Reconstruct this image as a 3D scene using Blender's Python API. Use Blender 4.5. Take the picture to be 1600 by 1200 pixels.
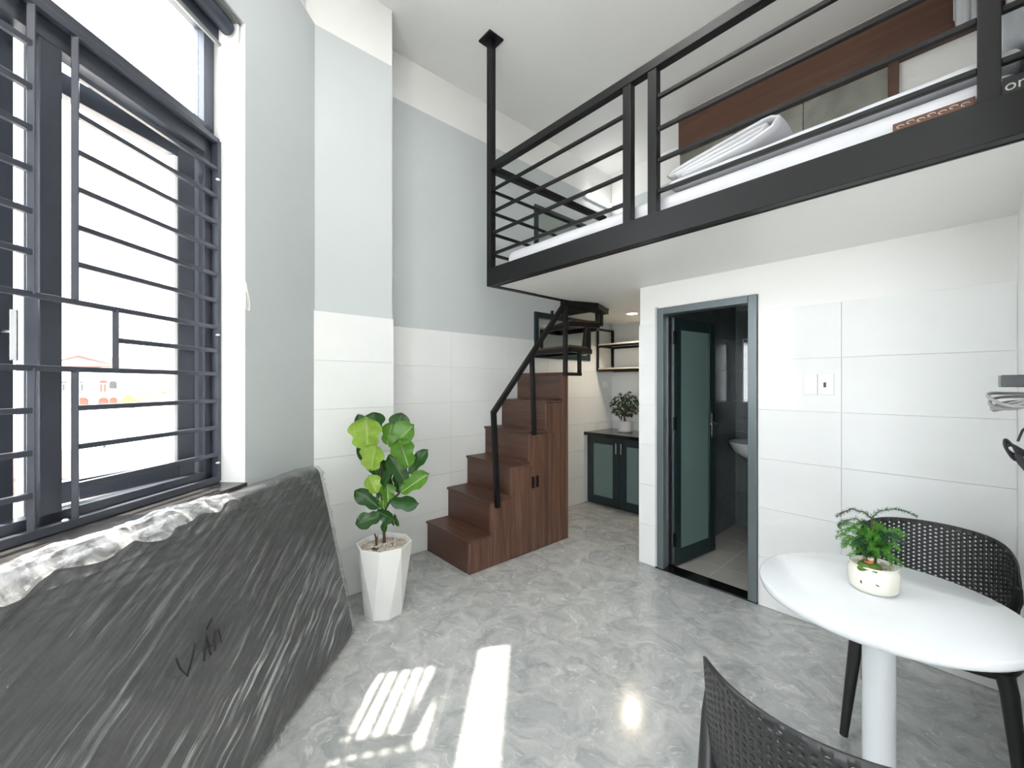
import bpy, bmesh, math, random
from mathutils import Vector, Matrix, noise
random.seed(7)
for o in list(bpy.data.objects): bpy.data.objects.remove(o)
SC = bpy.context.scene
COL = SC.collection
rad = math.radians

# ------------------------------------------------------------------ camera, sky, sun, exposure
CAM_H = 1.40
cam_d = bpy.data.cameras.new('camera'); cam = bpy.data.objects.new('camera', cam_d); COL.objects.link(cam)
cam_d.sensor_width = 36.0; cam_d.lens = 14.4; cam_d.clip_start = 0.02; cam_d.clip_end = 500
cam.location = (0, 0, CAM_H); cam.rotation_euler = (rad(90), 0, rad(48.3))
SC.camera = cam

W = bpy.data.worlds.new('sky'); SC.world = W; W.use_nodes = True
bg = W.node_tree.nodes['Background']
bg.inputs[0].default_value = (0.93, 0.965, 1.0, 1); bg.inputs[1].default_value = 5.4

# window wall frame: s along the wall (towards the column), n into the room
WC = Vector((-2.728, 0.775)); WD = Vector((-0.7093, 0.7049)); WN = Vector((0.7049, 0.7093))
def SN(s, n, z):
    p = WC + WD * s + WN * n
    return Vector((p.x, p.y, z))

sd = bpy.data.lights.new('sun', 'SUN'); sun = bpy.data.objects.new('sun', sd); COL.objects.link(sun)
sd.energy = 9.0; sd.angle = rad(0.8); sd.color = (1.0, 0.93, 0.80)
tr = WD * 0.27 + WN * 1.0
sun.rotation_euler = Vector((tr.x, tr.y, -2.12)).to_track_quat('-Z', 'Y').to_euler()
sun.location = (-6, -5, 14)

vs = SC.view_settings
vs.view_transform = 'Standard'; vs.look = 'None'; vs.exposure = 1.14; vs.gamma = 1.0; vs.use_curve_mapping = False

# ------------------------------------------------------------------ materials
def lin(c):
    def f(v):
        v /= 255.0
        return v / 12.92 if v <= 0.04045 else ((v + 0.055) / 1.055) ** 2.4
    return (f(c[0]), f(c[1]), f(c[2]), 1)

class NT:
    def __init__(self, name):
        self.m = bpy.data.materials.new(name); self.m.use_nodes = True
        self.t = self.m.node_tree; self.b = self.t.nodes['Principled BSDF']; self.out = self.t.nodes['Material Output']
    def n(self, typ, **kw):
        x = self.t.nodes.new(typ)
        for k, v in kw.items(): setattr(x, k, v)
        return x
    def l(self, a, b): self.t.links.new(a, b)
    def coord(self, scale=(1, 1, 1), rot=(0, 0, 0), kind='Object'):
        tc = self.n('ShaderNodeTexCoord'); mp = self.n('ShaderNodeMapping')
        mp.inputs['Scale'].default_value = scale; mp.inputs['Rotation'].default_value = rot
        self.l(tc.outputs[kind], mp.inputs['Vector']); return mp.outputs[0]
    def noise(self, vec, scale, detail=4, rough=0.55, dist=0.0):
        x = self.n('ShaderNodeTexNoise'); x.inputs['Scale'].default_value = scale
        x.inputs['Detail'].default_value = detail; x.inputs['Roughness'].default_value = rough
        x.inputs['Distortion'].default_value = dist
        self.l(vec, x.inputs['Vector']); return x.outputs['Fac']
    def ramp(self, fac, stops):
        r = self.n('ShaderNodeValToRGB'); e = r.color_ramp.elements
        e[0].position, e[0].color = stops[0]; e[1].position, e[1].color = stops[-1]
        for p, c in stops[1:-1]:
            k = e.new(p); k.color = c
        self.l(fac, r.inputs['Fac']); return r.outputs['Color']
    def bump(self, h, strength=0.2, dist=0.01):
        b = self.n('ShaderNodeBump'); b.inputs['Strength'].default_value = strength; b.inputs['Distance'].default_value = dist
        self.l(h, b.inputs['Height']); self.l(b.outputs[0], self.b.inputs['Normal'])

def schlick(m, f0=0.04, normal=None, k=0.9):
    lw = m.n('ShaderNodeLayerWeight'); lw.inputs['Blend'].default_value = 0.5
    if normal is not None: m.l(normal, lw.inputs['Normal'])
    p = m.n('ShaderNodeMath', operation='POWER'); p.inputs[1].default_value = 5.0; m.l(lw.outputs['Facing'], p.inputs[0])
    a = m.n('ShaderNodeMath', operation='MULTIPLY_ADD'); a.inputs[1].default_value = k; a.inputs[2].default_value = f0
    m.l(p.outputs[0], a.inputs[0]); return a.outputs[0]

def mat(name, c, rough=0.5, metal=0.0, var=0.06, nscale=6.0, bump=0.0, bscale=60.0, coat=0.0, spec=0.5):
    m = NT(name); b = m.b
    c1 = lin(c); c0 = tuple(max(0, v * (1 - var)) for v in c1[:3]) + (1,); c2 = tuple(min(1, v * (1 + var)) for v in c1[:3]) + (1,)
    v = m.coord()
    col = m.ramp(m.noise(v, nscale), [(0.3, c0), (0.7, c2)])
    m.l(col, b.inputs['Base Color'])
    b.inputs['Roughness'].default_value = rough; b.inputs['Metallic'].default_value = metal
    b.inputs['Specular IOR Level'].default_value = spec
    if coat: b.inputs['Coat Weight'].default_value = coat; b.inputs['Coat Roughness'].default_value = 0.05
    if bump: m.bump(m.noise(v, bscale, 3), bump, 0.004)
    return m.m

def mat_wood(name, dark, light, grain_axis='Z', rough=0.38, sc=1.0):
    m = NT(name)
    s = {'Z': (9, 9, 0.55), 'X': (0.55, 9, 9), 'Y': (9, 0.55, 9)}[grain_axis]
    s = tuple(v * sc for v in s)
    v = m.coord(scale=s)
    f1 = m.noise(v, 1.6, 8, 0.62, 0.6)
    col = m.ramp(f1, [(0.28, lin(dark)), (0.52, lin(tuple((a + b) / 2 for a, b in zip(dark, light)))), (0.74, lin(light))])
    m.l(col, m.b.inputs['Base Color']); m.b.inputs['Roughness'].default_value = rough
    m.bump(f1, 0.05, 0.002)
    return m.m

def mat_floor():
    m = NT('marble_floor'); v = m.coord()
    warp = m.n('ShaderNodeVectorMath', operation='ADD'); nz = m.n('ShaderNodeTexNoise'); nz.inputs['Scale'].default_value = 3.2; nz.inputs['Detail'].default_value = 4
    m.l(v, nz.inputs['Vector'])
    sc = m.n('ShaderNodeVectorMath', operation='SCALE'); sc.inputs['Scale'].default_value = 0.42
    m.l(nz.outputs['Color'], sc.inputs[0]); m.l(v, warp.inputs[0]); m.l(sc.outputs[0], warp.inputs[1])
    base = m.ramp(m.noise(warp.outputs[0], 8.5, 8, 0.62, 0.8), [(0.28, lin((146, 151, 151))), (0.5, lin((174, 176, 175))), (0.74, lin((201, 201, 199)))])
    mp = m.n('ShaderNodeMapping'); mp.inputs['Scale'].default_value = (12, 34, 12); mp.inputs['Rotation'].default_value = (0, 0, 0.7)
    m.l(warp.outputs[0], mp.inputs['Vector'])
    vein = m.n('ShaderNodeTexNoise'); vein.inputs['Scale'].default_value = 1.0; vein.inputs['Detail'].default_value = 5; vein.inputs['Distortion'].default_value = 1.5
    m.l(mp.outputs[0], vein.inputs['Vector'])
    vm = m.ramp(vein.outputs['Fac'], [(0.60, (0, 0, 0, 1)), (0.70, (1, 1, 1, 1))])
    mix = m.n('ShaderNodeMix', data_type='RGBA'); mix.inputs['Factor'].default_value = 0
    ml = m.n('ShaderNodeMath', operation='MULTIPLY'); ml.inputs[1].default_value = 0.48
    m.l(vm, ml.inputs[0]); m.l(ml.outputs[0], mix.inputs['Factor'])
    m.l(base, mix.inputs['A']); mix.inputs['B'].default_value = lin((226, 226, 220))
    m.l(mix.outputs['Result'], m.b.inputs['Base Color'])
    m.b.inputs['Roughness'].default_value = 0.14; m.b.inputs['Specular IOR Level'].default_value = 0.55
    return m.m

def mat_glass(name, tint=(1, 1, 1), ior=1.45, haze=0.0, hazec=(1, 1, 1)):
    m = NT(name); t = m.t
    tp = m.n('ShaderNodeBsdfTransparent'); tp.inputs[0].default_value = (*tint, 1)
    gl = m.n('ShaderNodeBsdfGlossy'); gl.inputs['Roughness'].default_value = 0.02
    mx = m.n('ShaderNodeMixShader'); m.l(schlick(m, 0.03, None, 0.5), mx.inputs[0]); m.l(tp.outputs[0], mx.inputs[1]); m.l(gl.outputs[0], mx.inputs[2])
    res = mx.outputs[0]
    m.l(res, m.out.inputs['Surface'])
    t.nodes.remove(m.b)
    return m.m

def mat_frost(name, c, rough=0.35):
    m = NT(name); v = m.coord()
    m.l(m.ramp(m.noise(v, 220, 2), [(0.3, lin(tuple(x * 0.95 for x in c))), (0.7, lin(c))]), m.b.inputs['Base Color'])
    m.b.inputs['Roughness'].default_value = rough
    m.b.inputs['Coat Weight'].default_value = 0.35; m.b.inputs['Coat Roughness'].default_value = 0.08
    return m.m

def mat_emit(name, c, s):
    m = NT(name); e = m.n('ShaderNodeEmission'); e.inputs[0].default_value = (*c, 1); e.inputs[1].default_value = s
    m.l(e.outputs[0], m.out.inputs['Surface']); m.t.nodes.remove(m.b); return m.m

def mat_film():
    # clear plastic film: mostly see-through with whitish creases
    m = NT('plastic_film'); v = m.coord(scale=(1, 1, 1))
    tc = m.n('ShaderNodeTexCoord')
    m0 = m.n('ShaderNodeMapping'); m0.inputs['Rotation'].default_value = (0, 0, rad(-29)); m.l(tc.outputs['UV'], m0.inputs['Vector'])
    mp = m.n('ShaderNodeMapping'); mp.inputs['Scale'].default_value = (3.2, 46, 1)
    m.l(m0.outputs[0], mp.inputs['Vector'])
    f = m.noise(mp.outputs[0], 1.0, 5, 0.6, 0.5)
    cre = m.ramp(f, [(0.52, (0, 0, 0, 1)), (0.64, (0.9, 0.9, 0.9, 1))])
    g = m.noise(tc.outputs['UV'], 2.3, 4, 0.6, 0.3)
    reg = m.ramp(g, [(0.38, (0.03, 0.03, 0.03, 1)), (0.62, (1, 1, 1, 1))])
    sx = m.n('ShaderNodeSeparateXYZ'); m.l(tc.outputs['UV'], sx.inputs[0])
    low = m.ramp(sx.outputs['Y'], [(0.05, (1, 1, 1, 1)), (0.70, (0.30, 0.30, 0.30, 1))])
    mu0 = m.n('ShaderNodeMath', operation='MULTIPLY'); m.l(low, mu0.inputs[0]); m.l(reg, mu0.inputs[1])
    mul = m.n('ShaderNodeMath', operation='MULTIPLY'); m.l(cre, mul.inputs[0]); m.l(mu0.outputs[0], mul.inputs[1])
    h = m.noise(mp.outputs[0], 0.7, 4, 0.6, 0.4)
    bp = m.n('ShaderNodeBump'); bp.inputs['Strength'].default_value = 0.9; bp.inputs['Distance'].default_value = 0.012
    m.l(h, bp.inputs['Height']); fr = schlick(m, 0.06, bp.outputs[0])
    gl = m.n('ShaderNodeBsdfGlossy'); gl.inputs['Roughness'].default_value = 0.12; m.l(bp.outputs[0], gl.inputs['Normal'])
    tp = m.n('ShaderNodeBsdfTransparent'); tp.inputs[0].default_value = (0.97, 0.97, 0.97, 1)
    df = m.n('ShaderNodeBsdfDiffuse'); df.inputs[0].default_value = (0.60, 0.62, 0.63, 1); m.l(bp.outputs[0], df.inputs['Normal'])
    m1 = m.n('ShaderNodeMixShader'); ad = m.n('ShaderNodeMath', operation='MULTIPLY_ADD'); ad.inputs[1].default_value = 0.8; ad.inputs[2].default_value = 0.085
    m.l(mul.outputs[0], ad.inputs[0]); m.l(ad.outputs[0], m1.inputs[0]); m.l(tp.outputs[0], m1.inputs[1]); m.l(df.outputs[0], m1.inputs[2])
    m2 = m.n('ShaderNodeMixShader'); m.l(fr, m2.inputs[0]); m.l(m1.outputs[0], m2.inputs[1]); m.l(gl.outputs[0], m2.inputs[2])
    m.l(m2.outputs[0], m.out.inputs['Surface']); m.t.nodes.remove(m.b)
    return m.m

M = {}
M['paint'] = mat('pale_grey_paint', (199, 205, 206), 0.6, var=0.02, nscale=1.5, bump=0.03, bscale=180)
M['white_paint'] = mat('white_paint', (240, 240, 238), 0.6, var=0.015, nscale=1.2, bump=0.03, bscale=180)
M['ceiling'] = mat('ceiling_paint', (242, 242, 240), 0.65, var=0.015, nscale=1.0)
M['soffit'] = mat('soffit_paint', (248, 248, 245), 0.4, var=0.015, nscale=1.0)
M['tile'] = mat('white_glazed_tile', (236, 238, 237), 0.07, var=0.02, nscale=2.5)
M['grout'] = mat('pale_grout', (196, 198, 196), 0.8)
M['floor'] = mat_floor()
M['steel'] = mat('black_steel', (9, 10, 12), 0.45, metal=0.0, var=0.15, nscale=9, spec=0.35)
M['alu'] = mat('dark_grey_aluminium', (70, 74, 84), 0.36, metal=0.2, var=0.06)
M['alu_door'] = mat('grey_door_aluminium', (104, 114, 117), 0.34, metal=0.3, var=0.05)
M['alu_leaf'] = mat('dark_teal_aluminium', (40, 58, 60), 0.36, metal=0.2, var=0.06)
M['sill'] = mat('dark_granite', (64, 62, 62), 0.18, var=0.35, nscale=70)
M['granite_black'] = mat('black_granite', (14, 14, 15), 0.12, var=0.3, nscale=90)
M['glass'] = mat_glass('clear_glass')
M['frost_door'] = mat_frost('frosted_green_glass', (120, 148, 142))
M['frost_window'] = mat_frost('frosted_grey_glass', (158, 168, 163), 0.2)
M['frost_cab'] = mat_frost('frosted_cabinet_glass', (104, 126, 124))
M['wood_v'] = mat_wood('walnut_vertical', (66, 44, 36), (140, 102, 82), 'Z', 0.38, 1.5)
M['wood_h'] = mat_wood('walnut_horizontal', (62, 40, 32), (104, 72, 57), 'X')
M['wood_dark'] = mat_wood('dark_brown_board', (66, 42, 32), (108, 72, 54), 'X', 0.45)
M['concrete'] = mat('grey_concrete_panel', (126, 126, 119), 0.5, var=0.35, nscale=3.2, bump=0.15, bscale=14)
M['white_gloss'] = mat('white_lacquer', (218, 222, 225), 0.08, var=0.01)
M['plastic_black'] = mat('black_plastic', (30, 31, 33), 0.42, var=0.1, bump=0.05, bscale=250)
M['chrome'] = mat('brushed_steel', (190, 192, 194), 0.25, metal=1.0)
M['white_plastic'] = mat('white_plastic', (238, 239, 236), 0.3, var=0.02)
M['grey_plastic'] = mat('grey_plastic', (120, 122, 122), 0.4)
M['dark_plastic'] = mat('dark_plastic', (40, 42, 46), 0.35)
M['cable_grey'] = mat('grey_cable', (150, 150, 148), 0.45)
M['cable_black'] = mat('black_cable', (34, 35, 40), 0.5)
M['cord_white'] = mat('white_cord', (222, 222, 216), 0.6)
M['blind'] = mat('dark_blind_fabric', (58, 64, 76), 0.6, bump=0.1, bscale=300)
M['cotton'] = mat('white_cotton', (198, 199, 204), 0.85, var=0.03, nscale=12, bump=0.25, bscale=30)
M['cotton2'] = mat('white_quilt', (194, 196, 202), 0.85, var=0.04, nscale=14, bump=0.4, bscale=24)
M['charcoal'] = mat('charcoal_fabric', (44, 46, 51), 0.75, var=0.18, nscale=5, bump=0.15, bscale=140)
M['film'] = mat_film()
M['ink'] = mat('black_marker_ink', (12, 12, 16), 0.5)
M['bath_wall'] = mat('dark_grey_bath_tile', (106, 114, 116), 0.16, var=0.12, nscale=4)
M['bath_floor'] = mat('grey_bath_floor_tile', (182, 179, 172), 0.35, var=0.06, nscale=5)
M['bath_grout'] = mat('light_grout', (222, 220, 212), 0.8)
M['ceramic'] = mat('white_ceramic', (236, 238, 238), 0.06, var=0.01)
M['mirror'] = mat('mirror_glass', (196, 200, 200), 0.05, metal=1.0, var=0.01)
M['cab'] = mat('dark_teal_cabinet', (30, 44, 48), 0.4, var=0.08)
M['counter'] = mat('black_stone_counter', (26, 26, 28), 0.15, var=0.3, nscale=80)
M['shelf_board'] = mat_wood('pale_shelf_board', (206, 198, 182), (226, 220, 206), 'X', 0.5)
M['pot'] = mat('matt_white_planter', (232, 232, 230), 0.45, var=0.02)
M['pot_glazed'] = mat('cream_glazed_pot', (222, 222, 210), 0.18, var=0.03)
M['pebble'] = mat('beige_pebbles', (188, 178, 164), 0.75, var=0.25, nscale=22)
M['soil'] = mat('dark_soil', (52, 40, 32), 0.9, var=0.3, nscale=40)
M['bark'] = mat('brown_bark', (78, 60, 46), 0.8, var=0.25, nscale=30, bump=0.3)
M['moss'] = mat('green_moss', (84, 112, 44), 0.95, var=0.35, nscale=80, bump=0.6, bscale=200)
M['orange'] = mat('orange_ceramic', (206, 120, 62), 0.35)
M['cream'] = mat('cream_ceramic', (236, 222, 200), 0.35)
def mat_leaf(name, c, back):
    m = NT(name); v = m.coord()
    f = m.noise(v, 30, 3)
    a = m.ramp(f, [(0.3, lin(tuple(x * 0.85 for x in c))), (0.7, lin(c))])
    m.l(a, m.b.inputs['Base Color']); m.b.inputs['Roughness'].default_value = 0.32
    m.b.inputs['Subsurface Weight'].default_value = 0.0
    tl = m.n('ShaderNodeBsdfTranslucent'); tl.inputs[0].default_value = lin(back)
    mx = m.n('ShaderNodeMixShader'); mx.inputs[0].default_value = 0.22
    m.l(m.b.outputs[0], mx.inputs[1]); m.l(tl.outputs[0], mx.inputs[2]); m.l(mx.outputs[0], m.out.inputs['Surface'])
    return m.m
M['leaf_light'] = mat_leaf('light_green_leaf', (150, 184, 74), (170, 205, 80))
M['leaf_mid'] = mat_leaf('mid_green_leaf', (88, 136, 48), (120, 170, 60))
M['leaf_dark'] = mat_leaf('dark_green_leaf', (42, 84, 38), (70, 120, 50))
M['rib_light'] = mat('pale_leaf_rib', (176, 200, 120), 0.5)
M['fern'] = mat_leaf('fern_green', (92, 160, 58), (120, 190, 70))
M['fern_dark'] = mat_leaf('fern_blue_green', (52, 92, 66), (70, 120, 80))
M['ficus'] = mat_leaf('ficus_dark_green', (34, 62, 36), (50, 90, 46))
M['fill_panel'] = mat_emit('fill_panel_emit', (1.0, 0.985, 0.96), 3.0)
M['lamp_warm'] = mat_emit('warm_downlight', (1.0, 0.86, 0.66), 7.0)
M['patch_glow'] = mat_emit('light_patch_emit', (1.0, 0.99, 0.96), 9.0)

# ------------------------------------------------------------------ mesh helpers
class MB:
    def __init__(self): self.v = []; self.f = []; self.uv = None
    def add(self, vs, fs):
        o = len(self.v); self.v += [Vector(p) for p in vs]; self.f += [tuple(i + o for i in q) for q in fs]; return self
    def box(self, x0, x1, y0, y1, z0, z1):
        return self.hexa([(x0, y0, z0), (x1, y0, z0), (x1, y1, z0), (x0, y1, z0), (x0, y0, z1), (x1, y0, z1), (x1, y1, z1), (x0, y1, z1)])
    def hexa(self, p):
        return self.add(p, [(0, 3, 2, 1), (4, 5, 6, 7), (0, 1, 5, 4), (1, 2, 6, 5), (2, 3, 7, 6), (3, 0, 4, 7)])
    def sbox(self, s0, s1, n0, n1, z0, z1):
        p = [SN(s0, n0, z0), SN(s1, n0, z0), SN(s1, n1, z0), SN(s0, n1, z0), SN(s0, n0, z1), SN(s1, n0, z1), SN(s1, n1, z1), SN(s0, n1, z1)]
        return self.hexa(p)
    def bar(self, a, b, w, h=None, up=(0, 0, 1)):
        a = Vector(a); b = Vector(b); d = (b - a).normalized(); h = h or w
        u = Vector(up)
        if abs(d.dot(u)) > 0.98: u = Vector((0, 1, 0))
        x = d.cross(u).normalized(); y = x.cross(d).normalized()
        P = []
        for c in (a, b):
            for (i, j) in ((-1, -1), (1, -1), (1, 1), (-1, 1)): P.append(c + x * (i * w / 2) + y * (j * h / 2))
        return self.add(P, [(3, 2, 1, 0), (4, 5, 6, 7), (0, 1, 5, 4), (1, 2, 6, 5), (2, 3, 7, 6), (3, 0, 4, 7)])
    def tube(self, pts, r, n=8, caps=True, closed=False):
        pts = [Vector(p) for p in pts]; k = len(pts)
        rs = r if isinstance(r, (list, tuple)) else [r] * k
        o = len(self.v); prev = None
        for i, p in enumerate(pts):
            if closed: d = pts[(i + 1) % k] - pts[i - 1]
            else: d = pts[min(i + 1, k - 1)] - pts[max(i - 1, 0)]
            d.normalize()
            if prev is None:
                u = Vector((0, 0, 1)) if abs(d.z) < 0.9 else Vector((1, 0, 0))
                x = d.cross(u).normalized()
            else:
                x = (prev - d * prev.dot(d)).normalized()
            prev = x; y = d.cross(x)
            for j in range(n):
                a = 2 * math.pi * j / n
                self.v.append(p + x * (math.cos(a) * rs[i]) + y * (math.sin(a) * rs[i]))
        for i in range(k if closed else k - 1):
            for j in range(n):
                a = o + i * n + j; b = o + i * n + (j + 1) % n; i2 = (i + 1) % k
                c = o + i2 * n + (j + 1) % n; e = o + i2 * n + j
                self.f.append((a, b, c, e))
        if caps and not closed:
            self.f.append(tuple(o + j for j in reversed(range(n)))); self.f.append(tuple(o + (k - 1) * n + j for j in range(n)))
        return self
    def lathe(self, prof, n=32, c=(0, 0, 0), cap=True):
        o = len(self.v); k = len(prof)
        for r, z in prof:
            for j in range(n):
                a = 2 * math.pi * j / n
                self.v.append(Vector((c[0] + r * math.cos(a), c[1] + r * math.sin(a), c[2] + z)))
        for i in range(k - 1):
            for j in range(n):
                self.f.append((o + i * n + j, o + i * n + (j + 1) % n, o + (i + 1) * n + (j + 1) % n, o + (i + 1) * n + j))
        if cap:
            self.f.append(tuple(o + j for j in reversed(range(n)))); self.f.append(tuple(o + (k - 1) * n + j for j in range(n)))
        return self
    def prism(self, poly, z0, z1):
        n = len(poly); P = [(x, y, z0) for x, y in poly] + [(x, y, z1) for x, y in poly]
        F = [tuple(reversed(range(n))), tuple(range(n, 2 * n))] + [(i, (i + 1) % n, n + (i + 1) % n, n + i) for i in range(n)]
        return self.add(P, F)
    def rbox(self, hx, hy, hz, r, seg=(8, 8, 8), fn=None):
        """rounded box about the origin; fn maps a point to its place"""
        key = {}
        def put(p):
            q = Vector((max(-hx + r, min(hx - r, p[0])), max(-hy + r, min(hy - r, p[1])), max(-hz + r, min(hz - r, p[2]))))
            d = Vector(p) - q
            w = q + d.normalized() * r if d.length > 1e-9 else q
            k = (round(w.x, 6), round(w.y, 6), round(w.z, 6))
            if k not in key:
                key[k] = len(self.v); self.v.append(fn(w) if fn else w)
            return key[k]
        def axis(h, s):
            e = [-h + r * (1 - math.cos(math.pi / 2 * i / 3)) * 1.0 for i in range(3)]
            e = [-h, -h + r * 0.3, -h + r * 0.65]
            m = [-h + r + (2 * h - 2 * r) * i / s for i in range(s + 1)]
            return e + m + [-x for x in reversed(e)]
        A = axis(hx, seg[0]); B = axis(hy, seg[1]); Cc = axis(hz, seg[2])
        def face(f, U, V, flip):
            for i in range(len(U) - 1):
                for j in range(len(V) - 1):
                    q = [put(f(U[i], V[j])), put(f(U[i + 1], V[j])), put(f(U[i + 1], V[j + 1])), put(f(U[i], V[j + 1]))]
                    if len(set(q)) < 3: continue
                    q2 = []
                    for x in q:
                        if x not in q2: q2.append(x)
                    self.f.append(tuple(reversed(q2)) if flip else tuple(q2))
        face(lambda a, b: (a, b, hz), A, B, False); face(lambda a, b: (a, b, -hz), A, B, True)
        face(lambda a, b: (a, -hy, b), A, Cc, False); face(lambda a, b: (a, hy, b), A, Cc, True)
        face(lambda a, b: (hx, a, b), B, Cc, False); face(lambda a, b: (-hx, a, b), B, Cc, True)
        return self
    def build(self, name, m, parent=None, smooth=False, bevel=0.0, seg=2, world=True, angle=35):
        off = Vector((0, 0, 0))
        if parent is not None and world: off = Vector(parent.get('org', (0, 0, 0)))
        me = bpy.data.meshes.new(name); me.from_pydata([p - off for p in self.v], [], self.f)
        bm = bmesh.new(); bm.from_mesh(me); bmesh.ops.recalc_face_normals(bm, faces=bm.faces)
        if bevel:
            es = [e for e in bm.edges if len(e.link_faces) == 2 and e.calc_face_angle(0) > rad(30)]
            bmesh.ops.bevel(bm, geom=es, offset=bevel, segments=seg, affect='EDGES', profile=0.5, clamp_overlap=True)
        bm.to_mesh(me); bm.free()
        me.materials.append(M[m] if isinstance(m, str) else m)
        if smooth:
            for p in me.polygons: p.use_smooth = True
            try: me.set_sharp_from_angle(angle=rad(angle))
            except Exception: pass
        o = bpy.data.objects.new(name, me); COL.objects.link(o)
        if parent is not None:
            o.parent = parent
            if world: o['org'] = list(off)
        return o

def clean():
    for o in bpy.data.objects:
        if 'org' in o: del o['org']
def tag(o, label, cat, group=None, kind=None):
    o['label'] = label; o['category'] = cat
    if group: o['group'] = group
    if kind: o['kind'] = kind
    return o
def thing(name, loc, label, cat, group=None, kind=None, rz=0.0):
    o = bpy.data.objects.new(name, None); COL.objects.link(o); o.location = loc; o.rotation_euler = (0, 0, rz)
    o.empty_display_size = 0.1; o['org'] = list(loc)
    return tag(o, label, cat, group, kind)
def B(*a): return MB().box(*a)

# tiles: shared meshes, one object each
_tile = {}
def tile_mesh(w, h, t, m, bev):
    k = (round(w, 4), round(h, 4), t, m)
    if k not in _tile:
        o = B(-w / 2, w / 2, -t / 2, t / 2, -h / 2, h / 2).build('wall_tile', m, bevel=bev, seg=1)
        _tile[k] = o.data; bpy.data.objects.remove(o)
    return _tile[k]
def tile_run(parent, origin, ang, us, zs, t=0.008, gap=0.0016, m='tile', name='wall_tile', skip=None):
    """us, zs: joint positions; tile centre plane sits t/2 in front of origin along the local -y"""
    ca, sa = math.cos(ang), math.sin(ang)
    for i in range(len(us) - 1):
        for j in range(len(zs) - 1):
            if skip and skip(us[i], us[i + 1], zs[j], zs[j + 1]): continue
            w = us[i + 1] - us[i] - gap; h = zs[j + 1] - zs[j] - gap
            if w < 0.01 or h < 0.01: continue
            o = bpy.data.objects.new(name, tile_mesh(w, h, t, m, 0.0008)); COL.objects.link(o)
            uc = (us[i] + us[i + 1]) / 2
            o.location = (origin[0] + ca * uc + sa * t / 2, origin[1] + sa * uc - ca * t / 2, (zs[j] + zs[j + 1]) / 2)
            o.rotation_euler = (0, 0, ang); o.parent = parent

# ------------------------------------------------------------------ the room
CEIL = 4.05; BAND = 3.68; LOFT = 2.155; RX = 0.136; PY = 2.895; BX = -3.05; BY = 4.42
ROWS = [0.31 * i for i in range(7)]
ROWS[0] = 0.002

def struct(o, label, cat): return tag(o, label, cat, kind='structure')
poly_floor = [(-3.25, 0.2), (-2.95, 0.55), (0.1, -2.35), (1.75, -2.35), (1.75, 1.5), (0.3, 1.5), (0.3, 4.57), (-3.25, 4.57)]
fl = MB().prism([(-3.25, 0.55), (-2.75, 0.55), (0.08, -2.4), (1.75, -2.4), (1.75, 1.5), (0.3, 1.5), (0.3, 4.57), (-3.25, 4.57)], -0.12, 0.0).build('floor', 'floor')
struct(fl, 'polished grey marbled floor of the room', 'floor')
ce = MB().prism([(-3.25, 0.55), (-2.9, 0.4), (0.0, -2.5), (1.75, -2.5), (1.75, 1.5), (0.3, 1.5), (0.3, 4.57), (-3.25, 4.57)], CEIL, CEIL + 0.12).build('ceiling', 'ceiling')
struct(ce, 'plain off-white ceiling above the loft and window', 'ceiling')

# stair wall (plane BX), tiled up to 1.86
wb = B(BX - 0.17, BX - 0.008, 1.2, BY + 0.15, 0, BAND).build('wall_back', 'paint')
struct(wb, 'pale wall behind the stairs, white tiles below and grey paint above', 'wall')
tile_run(wb, (BX - 0.008, 0), rad(90), [1.309, 1.38, 2.0, 2.62, 3.03, 3.24, 3.86, BY - 0.008], ROWS, skip=lambda a, b, c, d: False)
t1 = B(BX - 0.17, BX - 0.008, 1.2, BY + 0.15, BAND, CEIL).build('trim_1', 'white_paint'); struct(t1, 'white band along the top of the stair wall', 'wall band')
# column
cb = MB().prism([(BX - 0.1, 0.3), (-2.738, 0.3), (-2.738, 1.299), (BX - 0.1, 1.299)], 0, 3.655).build('wall_column', 'paint')
struct(cb, 'projecting wall pier behind the potted fig', 'wall')
tile_run(cb, (-2.738, 0), rad(90), [0.70, 1.307], ROWS)
tile_run(cb, (BX, 1.299), rad(180), [-0.312, -0.0], ROWS) if False else None
t2 = MB().prism([(BX - 0.1, 0.3), (-2.738, 0.3), (-2.738, 1.299), (BX - 0.1, 1.299)], 3.655, CEIL).build('trim_2', 'white_paint'); struct(t2, 'white band along the top of the wall pier', 'wall band')
# kitchen / loft end wall
we = B(BX, 0.3, BY, BY + 0.15, 0, BAND).build('wall_far', 'paint'); struct(we, 'far wall behind the kitchen counter and the loft', 'wall')
tile_run(we, (0, BY), 0, [BX, -2.43, -1.81, -1.746], ROWS)
t3 = B(BX, 0.3, BY, BY + 0.15, BAND, CEIL).build('trim_3', 'white_paint'); struct(t3, 'white band along the top of the far loft wall', 'wall band')
# partition with the bathroom door
DX0, DX1, DZ = -1.592, -0.905, 1.972
wp = MB().box(-1.738, DX0, PY + 0.008, PY + 0.11, 0, LOFT).box(DX1, RX, PY + 0.008, PY + 0.11, 0, LOFT).box(DX0, DX1, PY + 0.008, PY + 0.11, DZ, LOFT).build('wall_partition', 'white_paint')
struct(wp, 'white tiled partition wall with the bathroom doorway', 'wall')
tile_run(wp, (0, PY + 0.008), 0, [-1.746, DX0 - 0.012], ROWS)
tile_run(wp, (0, PY + 0.008), 0, [DX1 + 0.004, -0.484, RX], ROWS)
ws = B(-1.738, -1.575, PY + 0.11, BY, 0, LOFT).build('wall_kitchen_side', 'white_paint'); struct(ws, 'side wall between the kitchen nook and the bathroom', 'wall')
tile_run(ws, (-1.738, 0), rad(-90), [-4.42, -3.80, -3.18, -PY], ROWS)
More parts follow.
